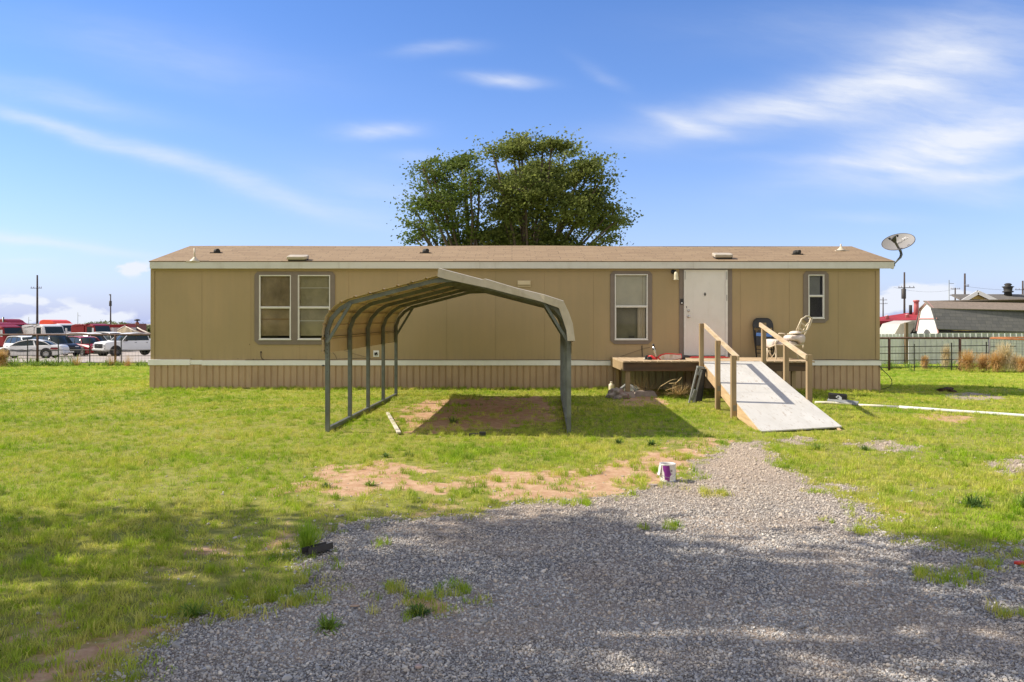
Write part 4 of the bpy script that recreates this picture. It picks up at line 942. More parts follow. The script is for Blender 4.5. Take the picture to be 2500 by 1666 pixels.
    bk=[[(1215,470,-.2),(1345,185,-.2),(1400,160,-.17),(1450,120,-.08),(1500,115,.05),(1560,160,.15),(1590,170,.2)],[(1590,170,.2),(1575,260,.2),(1500,420,.2),(1400,500,.15),(1340,520,.1)],[(1340,185,-.18),(1265,500,-.18)],[(1345,285,-.18),(1400,330,-.1),(1425,400,0),(1400,440,.05),(1350,500,.05)],[(1290,405,-.18),(1340,440,-.1),(1360,480,-.02)],[(1500,290,.15),(1425,380,.02)],[(1560,180,.2),(1440,520,.18),(1410,575,.15)]]
    q=MB()
    for l in bk: q.tube([L(a,b,d) for a,b,d in l],.017,7)
    q.build('backrest',m_cr,t)
    q=MB(); q.tube([L(1000,550,-.25),L(1130,545,-.25),L(1280,530,-.22),L(1400,490,-.2),L(1480,440,-.15)],.015,7); q.build('armrest',m_cr,t)
    q=MB(); q.tube([L(790,540,.25),L(860,535,.25),L(940,540,.25),L(945,600,.25)],.015,7); q.build('armrest',m_cr,t)
    legs=[[(740,700,-.3),(712,760,-.3),(725,900,-.3),(735,1080,-.3),(718,1190,-.3)],[(520,880,.0),(525,1010,.0),(520,1190,.0)],[(1220,820,.1),(1235,1000,.1),(1265,1170,.1)],[(1380,800,.2),(1385,900,.2)]]
    for l in legs: q=MB(); q.tube([L(a,b,d) for a,b,d in l],.017,7); q.build('leg',m_cr,t)
    for l in ([(570,890,.1),(600,1010,.1),(640,1110,.1)],[(700,930,-.05),(690,1020,-.05),(610,1130,-.05)],[(540,930,.1),(620,1100,.12)]): q=MB(); q.tube([L(a,b,d) for a,b,d in l],.008,6); q.build('seat_scroll',m_cr,t)
    q=MB(); q.tube([L(560,870,-.28),L(740,800,-.3),L(960,810,-.3),L(1220,815,-.2),L(1380,805,0)],.016,7); q.tube([L(520,880,.1),L(700,790,.25),L(1220,800,.28)],.014,7); q.build('seat_frame',m_cr,t)
    def cushion(nm,pts,th,dy0,dy1,seed):
        rr=random.Random(seed); bm=bmesh.new()
        P=[L(a,b) for a,b in pts]; n=len(P); V=[]
        for j,d in enumerate((dy0,(dy0*.7+dy1*.3),(dy0*.3+dy1*.7),dy1)):
            sc=(.78,1,1,.8)[j]; c=sum(P,Vector())/n
            V.append([bm.verts.new(c+(p-c)*sc+Vector((0,d,rr.uniform(-.008,.008)))) for p in P])
        for j in range(3):
            for i in range(n): bm.faces.new((V[j][i],V[j][(i+1)%n],V[j+1][(i+1)%n],V[j+1][i]))
        bm.faces.new(V[0]); bm.faces.new(V[-1]); bmesh.ops.recalc_face_normals(bm,faces=bm.faces)
        me=bpy.data.meshes.new(nm); bm.to_mesh(me); bm.free(); me.materials.append(m_cu); o2=bpy.data.objects.new(nm,me); C.objects.link(o2); o2.parent=t
        for p in me.polygons: p.use_smooth=True
        s=o2.modifiers.new('sub','SUBSURF'); s.levels=2; s.render_levels=2
    cushion('seat_cushion',[(510,690),(560,660),(740,665),(760,690),(620,830),(530,890),(505,800)],0,-.3,.28,1)
    cushion('back_cushion',[(900,640),(960,560),(1100,570),(1260,540),(1380,560),(1390,700),(1340,800),(1240,800),(1210,720),(1060,700),(960,690)],0,-.28,.2,2)
    cushion('head_cushion',[(1050,530),(1080,480),(1200,465),(1290,500),(1330,520),(1200,560),(1060,560)],0,-.25,.15,3)
    cushion('loose_cover',[(1070,700),(1180,720),(1230,790),(1200,830),(1100,770),(740,800),(640,840),(740,740),(900,720)],0,-.2,.15,4)
    # folding sawhorse leaning against ramp
    Y=16.35; o=gp(1697,993); o=(wx(1697,Y),Y,H(4,Y)); t=empty('folding_sawhorse',o,0,'folded black and grey plastic sawhorse leaning against the ramp post','sawhorse')
    m_sh=M('sawhorse_grey',(.20,.21,.20),.5,.15,8,dirt=(.35,.33,.3),dirtamt=.4,dscale=10)
    LL=lambda px,py,dy=0: local(px,py,Y+dy,o)
    k2=160/1394
    S=lambda a,b,dy=0: LL(1560+a*k2,820+b*k2,dy)
    q=MB()
    def bar(a,b,w=.05,d=.045,dy=(0,0)): q.beam(S(*a,dy[0]),S(*b,dy[1]),w,d,up=(0,1,0))
    bar((1240,690),(1060,1450),.035,.05,(.25,0)); bar((1330,730),(1145,1480),.04,.05,(.25,0)); 
    bar((1255,760),(1300,775),.16,.05,(.24,.24)); bar((1150,1200),(1190,1215),.14,.045,(.06,.06)); bar((1110,1300),(1160,1320),.14,.045,(.04,.04)); bar((1240,670),(1350,690),.05,.07,(.25,.25))
    q.build('outer_leg',m_sh,t,.006)
    q=MB(); q.beam(S(1365,720,.33),S(1235,1480,.10),.10,.04,up=(0,1,0)); q.beam(S(1400,700,.36),S(1300,1470,.2),.06,.04,up=(0,1,0)); q.build('inner_leg',m_black,t,.006)
    q=MB(); q.beam(S(1235,665,.25),S(1400,690,.3),.07,.05); q.build('top_rail',m_sh,t,.008)
    # concrete pier block under left post
    x,y,z=2.57,17.29,H(2.57,17.29); q=MB(); V=[(-.17,-.17,-.05),(.17,-.17,-.05),(.17,.17,-.05),(-.17,.17,-.05),(-.12,-.12,.13),(.12,-.12,.13),(.12,.12,.13),(-.12,.12,.13)]
    q.add(V,[(0,3,2,1),(4,5,6,7),(0,1,5,4),(1,2,6,5),(2,3,7,6),(3,0,4,7)]); o_=q.build('pier_block',m_concrete,None,.01); o_.location=(x,y,z); tag(o_,'concrete pier block carrying the front left deck post','pier block')
    q=MB(); q.add([(a*1.7,b*1.1,c*.9) for a,b,c in V],[(0,3,2,1),(4,5,6,7),(0,1,5,4),(1,2,6,5),(2,3,7,6),(3,0,4,7)]); o_=q.build('concrete_block',m_concrete,None,.01); o_.location=(2.98,17.6,H(3,17.6)); o_.rotation_euler=(0,0,.15); tag(o_,'long low concrete block lying under the deck edge','block')
    # white jug
    x,y,z=gp(1493,955); q=MB(); q.lathe([(.066,0),(.07,.02),(.07,.11),(.066,.15),(.035,.17),(.028,.185)],(0,0,0),18); t=q.build('plastic_jug',M('jug_cream',(.66,.58,.44),.5,.06,5),None); t.location=(x,y,z+.01); tag(t,'small cream plastic jug standing beside the skirting left of the deck','jug')
    q=MB(); q.lathe([(.033,.183),(.033,.215),(.0,.216)],(0,0,0),14); q.build('cap',m_cream,t)
    # rag heap
    def heap(nm,loc,sx,sy,sz,mat,seed,label,cat):
        rr=random.Random(seed); bm=bmesh.new(); bmesh.ops.create_icosphere(bm,subdivisions=4,radius=1)
        for v in bm.verts:
            n=0
            for fq,am in ((2.1,.22),(4.3,.13),(8.7,.07)):
                n+=am*math.sin(v.co.x*fq*1.3+seed)*math.cos(v.co.y*fq+seed*2+v.co.z*fq*1.7)
            v.co*= (1+n); v.co=Vector((v.co.x*sx,v.co.y*sy,max(v.co.z,-.15)*sz))
        me=bpy.data.meshes.new(nm); bm.to_mesh(me); bm.free(); me.materials.append(mat)
        for p in me.polygons: p.use_smooth=True
        o2=bpy.data.objects.new(nm,me); C.objects.link(o2); o2.location=loc; return tag(o2,label,cat)
    m_rag=M('rag_grey',(.26,.22,.19),.95,.5,9,.9,18,dirt=(.24,.06,.05),dirtamt=.7,dscale=6)
    heap('rag_heap',(*gp(1507,972)[:2],H(2,17.4)+.03),.24,.28,.17,m_rag,2,'crumpled grey and reddish rags heaped by the left deck post','rags')
    heap('tarp_bundle',(2.85,17.95,.0),.26,.25,.20,M('tarp_dark',(.07,.08,.07),.8,.4,4,.6,20),5,'dark crumpled tarp bundle under the deck behind the front left post','tarp')
    q=MB(); q.tube([(2.25,17.6,.0),(2.42,17.5,.12),(2.6,17.65,.24),(2.72,17.6,.20),(2.8,17.5,.06)],[.03,.035,.035,.03,.03],8); o_=q.build('grey_hose_pipe',M('pipe_grey',(.30,.31,.30),.5,.1,5)); tag(o_,'bent grey plastic pipe lying over the rags by the deck','pipe')
    # black container with pale mark and grey board
    x,y,z=gp(2045,962); y=16.4; k=F/y; w=40/k
    o=(wx(2023,y),y,H(7,16.4)); t=empty('black_canister',(o[0],o[1],o[2]+.14),0,'black plastic box with a white leaf-like mark lying on a grey board in the grass','box',rot=(0,R(4),R(-14)))
    q=MB(); r=.035; W2,D2,H2=.0,.085,.085
    P=[(D2-r+r*math.cos(a),H2-r+r*math.sin(a)) for a in np.linspace(0,math.pi/2,5)]; P=P+[(-a,b) for a,b in reversed(P)]; P=P+[(a,-b) for a,b in reversed(P)]
    q.prism(P,lambda a,b,s:Vector((s,a,b)),0,w); q.build('body',M('box_black',(.022,.02,.02),.35,.2,6),t,.004)
    q=MB(); q.prism([(a*.86,b*.86) for a,b in P],lambda a,b,s:Vector((s,a,b)),w-.004,w+.003); q.build('end_panel',m_blackmat,t)
    q=MB(); q.prism([(w*.36,.01),(w*.47,.05),(w*.58,.045),(w*.70,.015),(w*.73,-.04),(w*.6,-.045),(w*.5,-.02),(w*.42,-.005)],lambda a,b,s:Vector((a,s,b)),-.0885,-.0855); q.build('white_mark',M('mark_white',(.7,.72,.75),.5,.03),t)
    q=MB(); q.prism([(w*.44,.012),(w*.50,.032),(w*.56,.02),(w*.53,-.004),(w*.47,-.003)],lambda a,b,s:Vector((a,s,b)),-.0895,-.0887); q.build('dark_mark',m_blackmat,t)
    q=MB(); q.box(0,.58,-.11,.11,-.012,.012); o_=q.build('grey_board',M('board_grey',(.22,.23,.23),.8,.25,9,.3,40),None,.003); a1=Vector((wx(2024,16.2),16.2,.0)); o_.location=(wx(2024,16.3),16.35,H(6.6,16.3)+.085); o_.rotation_euler=(R(14),R(6),R(-32)); tag(o_,'thin grey board lying in the grass under the black box','board')
    # white pipe across the lawn
    def pipe(pts,nm,label,mat,r=.028):
        P=[]
        for px,py in pts:
            x,y,z=gp(px,py); P.append((x,y,z+r*.9))
        q=MB(); q.tube(P,r,10); 
        o2=q.build(nm,mat); tag(o2,label,'pipe'); return P,o2
    m_pvc=M('pvc_pale',(.70,.66,.55),.5,.08,3,dirt=(.4,.36,.26),dirtamt=.4,dscale=5); m_pvcw=M('pvc_white',(.74,.74,.72),.45,.05,3)
    pipe([(1990,986),(2020,986.5),(2050,988),(2080,990.5)],'water_pipe','short yellowed plastic pipe lying in the grass just right of the ramp',m_pvc)
    pipe([(2096,993),(2140,995),(2195,998)],'water_pipe','middle length of pale plastic pipe on the right lawn',m_pvc,.03)
    pipe([(2195,998.5),(2260,1003),(2340,1009),(2420,1014),(2520,1021),(2700,1030)],'water_pipe','long white plastic pipe running off right across the lawn',m_pvcw,.034)
    # wood offcut in front of carport
    x0,y0,z0=gp(946,1012); x1,y1,z1=gp(974,1063); q=MB(); q.beam((0,0,.012),(x1-x0,y1-y0,.02),.06,.025); o_=q.build('wood_plank',M('plank_pale',(.60,.55,.46),.8,.15,5,.2,30,dirt=(.3,.2,.12),dirtamt=.6,dscale=8),None,.003); o_.location=(x0,y0,z0+.02); tag(o_,'short pale weathered plank lying on the grass inside the carport','plank')
    # small black scrap in carport shadow
    x,y,z=gp(1165,1066); q=MB(); q.box(-.12,.02,-.03,.03,0,.05); q.box(.03,.13,-.04,.04,0,.07); q.box(-.12,.13,-.012,.012,.01,.04); o_=q.build('black_scrap',m_black,None,.008); o_.location=(x,y,z); tag(o_,'small black plastic scrap in the shade of the carport','scrap')
    # black channel on gravel
    x0,y0,z0=gp(746,1361); x1,y1,z1=gp(805,1345); d=Vector((x1-x0,y1-y0,0)); Ls=d.length; q=MB(); q.box(0,Ls,-.045,.045,0,.006); q.box(0,Ls,-.045,-.039,.006,.045); q.box(0,Ls,.039,.045,.006,.045); o_=q.build('metal_channel',M('channel_black',(.03,.025,.022),.6,.3,9),None); o_.location=(x0,y0,z0+.02); o_.rotation_euler=(R(-8),0,math.atan2(d.y,d.x)); tag(o_,'short black metal channel lying at the edge of the gravel','metal channel')
    # paint can
    x,y,z=gp(1630,1176); t=empty('paint_can',(x,y,z+.005),R(0),'open paint can with purple and white label standing at the gravel edge','paint can')
    m_lab=NT('can_label'); v=m_lab.coord('Object'); sx=m_lab.n('ShaderNodeSeparateXYZ'); m_lab.L.new(v,sx.inputs[0])
    r=.0835; hh=.19
    q=MB(); q.lathe([(r,.0),(r+.003,.004),(r,.01),(r,hh-.01),(r+.004,hh-.004),(r+.004,hh),(r-.006,hh),(r-.01,hh-.012),(r-.01,.02),(0,.02)],(0,0,0),40); q.build('can_body',M('can_white',(.68,.65,.62),.4,.05,8,metal=.1),t)
    q=MB(); q.lathe([(0,hh-.03),(r-.011,hh-.03)],(0,0,0),30); q.build('paint_surface',M('paint_grey',(.55,.58,.60),.3,.1,8),t)
    def patch(pts,name,mat,off=.0015,a0=-90):
        # polygon given in (angle deg from facing camera, z) projected to the can wall, finely subdivided in angle
        q=MB(); zs=sorted(set(p[1] for p in pts)); q2=MB()
        n=16; lo=min(p[0] for p in pts); hi=max(p[0] for p in pts)
        def span(a):
            zz=[]
            for i in range(len(pts)):
                (x1_,y1_),(x2_,y2_)=pts[i],pts[(i+1)%len(pts)]
                if (x1_-a)*(x2_-a)<=0 and x1_!=x2_: zz.append(y1_+(y2_-y1_)*(a-x1_)/(x2_-x1_))
            return (min(zz),max(zz)) if zz else None
        A=np.linspace(lo+.01,hi-.01,n); V=[]
        for a in A:
            z0_,z1_=span(a); 
            for zz in (z0_,z1_): V.append(((r+off)*math.cos(R(a+a0)),(r+off)*math.sin(R(a+a0)),zz))
        q.add(V,[(2*i,2*i+2,2*i+3,2*i+1) for i in range(n-1)]); return q.build(name,mat,t)
    mp=M('label_purple',(.20,.02,.22),.4,.25,6); 
    patch([(-50,.175),(-46,.13),(-36,.10),(-32,.0),(2,.0),(3,.065),(12,.075),(20,.09),(8,.105),(4,.14),(2,.178)],'purple_label',mp)
    patch([(-31,.008),(-28,.03),(-14,.02),(-12,.008)],'label_badge',M('badge_white',(.66,.6,.62),.5),.0022)
    patch([(9,.118),(9,.135),(24,.135),(24,.112),(14,.110)],'label_text_band',M('label_grey',(.28,.24,.24),.5,.3,60),.0022)
    for k_,(za,zb_) in enumerate(((.095,.098),(.084,.087),(.04,.042),(.033,.035))): patch([(10,za),(10,zb_),(26+4*k_,zb_),(26+4*k_,za)],'label_line',M('line_grey',(.35,.30,.30),.5),.0022)
    patch([(-60,.004),(-60,.010),(70,.014),(70,.004)],'blue_base_band',M('band_blue',(.20,.22,.40),.5),.0018)
    q=MB(); q.tube([((r+.004)*math.cos(R(a)),(r+.012)*math.sin(R(a)),.14-.085*math.sin(math.pi*(a+200)/220)) for a in range(-200,21,10)],.0022,6); q.build('bail_handle',m_chrome,t)
    q=MB(); V=[]
    for j,(zz,ro) in enumerate(((.175,.088),(.14,.095),(.10,.100),(.072,.112))):
        for a in (150,165,180,195,208): V.append((ro*math.cos(R(a)),ro*math.sin(R(a)),zz+.004*math.sin(a+j)))
    q.add(V,[(j*5+i,j*5+i+1,(j+1)*5+i+1,(j+1)*5+i) for j in range(3) for i in range(4)]); o_=q.build('rag_cloth',M('rag_white',(.60,.58,.55),.9,.1,20,.3,60),t); s=o_.modifiers.new('th','SOLIDIFY'); s.thickness=.004
    # flat stone, red scrap, white litter
    def slab(px,py,w,d,hh,nm,mat,label,cat,rz=0):
        x,y,z=gp(px,py); rr=random.Random(px); P=[(w*math.cos(a)*rr.uniform(.75,1.1),d*math.sin(a)*rr.uniform(.75,1.1)) for a in np.linspace(0,6.28,9)[:-1]]
        q=MB(); q.prism(P,lambda a,b,s:Vector((a,b,s)),0,hh); o2=q.build(nm,mat,None,.004); o2.location=(x,y,z+.006); o2.rotation_euler=(0,0,rz); tag(o2,label,cat)
    slab(1594,1187,.055,.04,.012,'flat_stone',m_concrete,'flat grey stone on the gravel below the paint can','stone')
    slab(2493,1380,.06,.025,.02,'red_scrap',M('scrap_red',(.62,.05,.03),.5,.1),'small bright red plastic scrap at the right edge of the grass','scrap')
    slab(762,1413,.017,.013,.012,'white_pebble',m_concrete,'small pale pebble in the grass left of the gravel','pebble')
    slab(1022,1634,.022,.018,.014,'pink_stone',M('stone_pink',(.45,.33,.29),.8,.1),'pinkish stone at the bottom edge of the gravel','stone')
    slab(2220,1227,.05,.018,.008,'leaf_scrap',M('scrap_yellow',(.62,.66,.30),.6,.1),'pale yellow dry leaf lying on the right lawn','leaf',.5)
    slab(2226,1202,.014,.012,.012,'blue_scrap',M('scrap_blue',(.12,.22,.5),.5,.1),'tiny blue scrap in the right lawn','scrap')
    slab(866,1483,.03,.02,.008,'dry_leaf',M('leaf_tan',(.42,.29,.20),.8,.1),'tan dry leaf on the gravel at the lower left','leaf')
    # dirt mound right of house
    x,y=wx(2312,20.0),20.0
    heap('dirt_mound',(x,y,H(x,y)),.24,.2,.13,m_soilpile,9,'small dark dirt mound in the shade right of the house','dirt mound')
build_deck_things()
# ------------------------------------------------------------------ dry brush and weeds
def brush_mesh(n,rx,ry,rz,curl,r0,seed,up=.3):
    rr=np.random.default_rng(seed); V=[];Fc=[]
    for i in range(n):
        a=rr.uniform(0,6.28); d=np.array([math.cos(a)*rr.uniform(.2,1),math.sin(a)*rr.uniform(.2,1),rr.uniform(up,1.1)]); d/=np.linalg.norm(d)
        p=np.array([rr.normal(0,.12)*rx,rr.normal(0,.12)*ry,(rz*.8 if up<-.5 else 0.0)]); m=6; c=rr.normal(0,curl,3); P=[p.copy()]
        for k in range(m):
            d=d+c/m+rr.normal(0,.10,3); d/=np.linalg.norm(d); p=p+d*np.array([rx,ry,rz])*rr.uniform(.8,1.15)/m*1.0; P.append(p.copy())
        side=np.cross(d,[0,0,1.0]); side/=np.linalg.norm(side)+1e-6; b=len(V)
        for k,pp in enumerate(P):
            w=r0*(1-.75*k/m); V+=[pp-side*w,pp+side*w]
        for k in range(m): Fc.append((b+2*k,b+2*k+1,b+2*k+3,b+2*k+2))
    return np.array(V),np.array(Fc)
def leafmat(name,c1,c2,tr=.3,sc=2.0):
    t=NT(name); pos=t.coord('World'); a=t.noise(pos,sc,4,.6); oi=t.noise(pos,sc*9,2)
    c=t.mix(t.ramp(t.math('ADD',t.math('MULTIPLY',a,.6),t.math('MULTIPLY',oi,.4)),[(.38,0.0),(.62,1.0)]),c1,c2)
    t.L.new(c,t.p.inputs['Base Color']); t.p.inputs['Roughness'].default_value=.6; t.p.inputs['Specular IOR Level'].default_value=.2
    tl=t.n('ShaderNodeBsdfTranslucent'); t.L.new(c,tl.inputs[0]); ms=t.n('ShaderNodeMixShader'); ms.inputs[0].default_value=tr
    t.L.new(t.p.outputs[0],ms.inputs[1]); t.L.new(tl.outputs[0],ms.inputs[2]); t.L.new(ms.outputs[0],t.out.inputs[0]); return t.m
m_dry=leafmat('dry_brush',(.50,.29,.11),(.66,.45,.20),.25); m_drypale=leafmat('dry_pale',(.55,.42,.24),(.70,.60,.38),.25); m_twig=leafmat('dead_twigs',(.42,.29,.13),(.66,.50,.26),.1)
m_weed=leafmat('weed_green',(.07,.14,.03),(.14,.22,.05),.3); m_weed2=leafmat('weed_light',(.14,.24,.035),(.28,.38,.06),.3)
def brush(name,loc,n,rx,ry,rz,curl,r0,seed,mat,label,cat,group=None,up=.3):
    V,Fc=brush_mesh(n,rx,ry,rz,curl,r0,seed,up); o=np_mesh(name,V,Fc,mat); o.location=loc; tag(o,label,cat,group); return o
def build_brush():
    # under the deck
    brush('dead_branches',(3.66,17.0,H(3.6,17.0)+.1),120,.42,.25,.30,1.4,.0065,11,m_twig,'tangle of curled golden dead twigs in front of the deck','dead branches',up=-.1)
    brush('dead_branches',(3.0,17.75,H(3,17.7)),150,.75,.5,.5,.9,.0035,12,m_twig,'dark spread of dead branches in the shade under the deck','dead branches')
    q=MB(); rr=random.Random(2)
    for l in ([(1606,955),(1612,945),(1622,937),(1634,930),(1645,927),(1655,926)],[(1634,937),(1650,935),(1660,928),(1665,922)],[(1625,954),(1640,948),(1655,943),(1663,941)],[(1648,940),(1656,931),(1665,921)]): q.tube([(wx(a,17.05),17.05+rr.uniform(-.05,.05),wz(b,17.05)) for a,b in l],[.006]*(len(l)-1)+[.003],6)
    tag(q.build('fallen_branch',M('twig_gold',(.58,.44,.22),.8,.15,5)),'single forked dead branch reaching up in front of the deck beam','branch')
    # tumbleweeds at the fence
    for i,(px,py,Y,w,hh,m_,lab) in enumerate(((2362,898,33.4,.95,1.05,m_dry,'round orange-tan tumbleweed right beside the dark fence post'),(2400,896,33.7,.8,.9,m_dry,'loose tan tumbleweed second from the dark fence post'),(2430,898,33.0,.75,1.0,m_dry,'pale orange tumbleweed below the wire gate'),(2452,897,33.2,.8,1.45,m_drypale,'tallest straw-coloured tumbleweed in front of the wire gate'),(2497,900,32.6,.6,.75,m_dry,'small tumbleweed cut off by the right edge'),(2478,895,33.6,.7,.9,m_drypale,'thin sparse tumbleweed near the right edge'),(2310,880,35.6,.5,1.25,m_drypale,'pale dry weed standing behind the wire fence by the white panels'),(2258,888,35.8,.4,.7,m_dry,'small dry weed behind the fence nearer the house'),(3,880,35.2,.8,.9,m_dry,'tan tumbleweed caught at the left end of the fence'))):
        x=wx(px,Y); brush('tumbleweed',(x,Y,H(x,Y)),750,w*.62,w*.55,hh*.55,2.2,.008,40+i,m_,lab,'tumbleweed','dry tumbleweeds blown against the fence',up=-1.0)
    for i,(px,Y,lab) in enumerate(((187,35.8,'sparse tan dry weed in front of the dark car at the fence'),(312,35.6,'dry weed at the fence in front of the white pickup'),(272,35.9,'small dry tuft beside the right fence post'))):
        x=wx(px,Y); brush('dry_weed',(x,Y,H(x,Y)),90,.45,.4,.55,.8,.007,60+i,m_dry,lab,'dry weed','dry weeds along the left fence')
    # green weeds along the fence (uncountable)
    V=[];Fc=[];n0=0; rr=np.random.default_rng(5)
    for i in range(230):
        if i<130: x=rr.uniform(-25.5,-15); y=36.0+rr.normal(0,.35); s=rr.uniform(.14,.42)*(1.4 if x<-20.5 else .8)
        else: x=rr.uniform(16.5,26); y=36.5+rr.normal(0,.8); s=rr.uniform(.2,.5)
        v,f=brush_mesh(14,s,s,s,.5,.018,200+i); v=v+np.array([x,y,H(x,y)]); V.append(v); Fc.append(f+n0); n0+=len(v)
    tag(np_mesh('fence_weeds',np.concatenate(V),np.concatenate(Fc),m_weed2),'green weeds growing thickly along the foot of the fences','weeds',kind='stuff')
    # leafy weeds in the yard
    W=[(1997,1098,.16,'dark weed with narrow leaves at the top of the right lawn'),(2110,1100,.12,'small dark weed right of the upper gravel'),(2377,1236,.20,'dark spiky weed standing in the right lawn'),(2500,1238,.22,'grey-green weed cut by the right edge of the photo'),(942,1118,.12,'dark leafy weed left of centre at the dirt edge'),(999,1114,.12,'second dark weed beside the dirt edge'),(903,1187,.13,'flat weed on the bare dirt'),(797,1191,.10,'leftmost low weed on the bare dirt strip'),(1105,1033,.2,'weed at the lit edge of the carport shadow'),(803,1535,.14,'grey-green weed on the lower left gravel'),(1022,1500,.12,'bushy weed growing through the red dirt patch'),(738,945,.18,'weed at the foot of the skirting left of the carport'),(470,1505,.14,'grey-green weed at the lower left gravel border'),(1590,1088,.16,'weed at the right end of the bare strip'),(1510,1085,.14,'weed where the carport shadow ends')]
    for i,(px,py,s,lab) in enumerate(W):
        x,y,z=gp(px,py); brush('weed_plant',(x,y,z),70,s*.8,s*.8,s*.62,1.5,.009 if s>.15 else .007,300+i,m_weed if i%3 else m_weed2,lab,'weed','leafy weeds dotted around the yard',up=.12)
    x,y,z=gp(751,1347); 
    brush('grass_tussock',(x,y,z),190,.16,.14,.26,.4,.0032,400,leafmat('tussock_green',(.20,.36,.02),(.34,.48,.05),.4),'tall bright green grass tussock behind the black metal channel','grass tussock',up=.9)
build_brush()
# ------------------------------------------------------------------ trees
m_leaf=leafmat('tree_leaf',(.10,.14,.032),(.27,.30,.08),.5,1.6)
m_leaf2=leafmat('tree_leaf_light',(.08,.13,.025),(.18,.23,.045),.4,.8)
def leaf_cloud(name,lobes,nl,size,mat,parent,seed,wind=(.9,0,.25),sub=26,stretch=(1.5,1.0,.55),sigma=.34):
    rr=np.random.default_rng(seed); Cn=[]
    for (x,y,z,rx,ry,rz,w) in lobes:
        n=max(3,int(sub*w))
        u=rr.normal(size=(n,3)); u/=np.linalg.norm(u,axis=1,keepdims=True); rad=rr.uniform(.35,1.05,(n,1))**.6
        c=np.array([x,y,z])+u*rad*np.array([rx,ry,rz]); Cn.append(c)
    Cn=np.concatenate(Cn); per=max(4,int(nl/len(Cn)))
    cs=rr.uniform(.5,1.25,(len(Cn),1,1))
    tilt=rr.uniform(-.35,.5,(len(Cn),1))
    off=rr.normal(size=(len(Cn),per,3))*sigma*cs*np.array(stretch)
    off[:,:,2]+=off[:,:,0]*tilt
    P=(Cn[:,None,:]+off).reshape(-1,3); n=len(P)
    d=rr.normal(size=(n,3))*.75+np.array(wind); d/=np.linalg.norm(d,axis=1,keepdims=True)
    s=np.cross(d,rr.normal(size=(n,3))); s/=np.linalg.norm(s,axis=1,keepdims=True)
    L_=size*rr.uniform(.6,1.3,(n,1)); Wd=L_*.30
    V=np.stack([P-d*L_*.5,P+s*Wd,P+d*L_*.5,P-s*Wd],1).reshape(-1,3); Fc=np.arange(n*4).reshape(n,4)
    return np_mesh(name,V,Fc,mat,parent),Cn
def limbs(name,base,forks,mat,parent,seed=0):
    q=MB(); rr=random.Random(seed)
    for pts,r0,r1 in forks:
        n=len(pts); P=[]; Rr=[]
        for i in range(n-1):
            for t in (0,.5):
                a=Vector(pts[i]);b=Vector(pts[i+1]); p=a.lerp(b,t); 
                if t: p+=Vector((rr.uniform(-.08,.08),rr.uniform(-.08,.08),0))
                P.append(p); Rr.append(r0+(r1-r0)*(i+t)/(n-1))
        P.append(Vector(pts[-1])); Rr.append(r1); q.tube(P,Rr,8)
    return q.build(name,mat,parent)
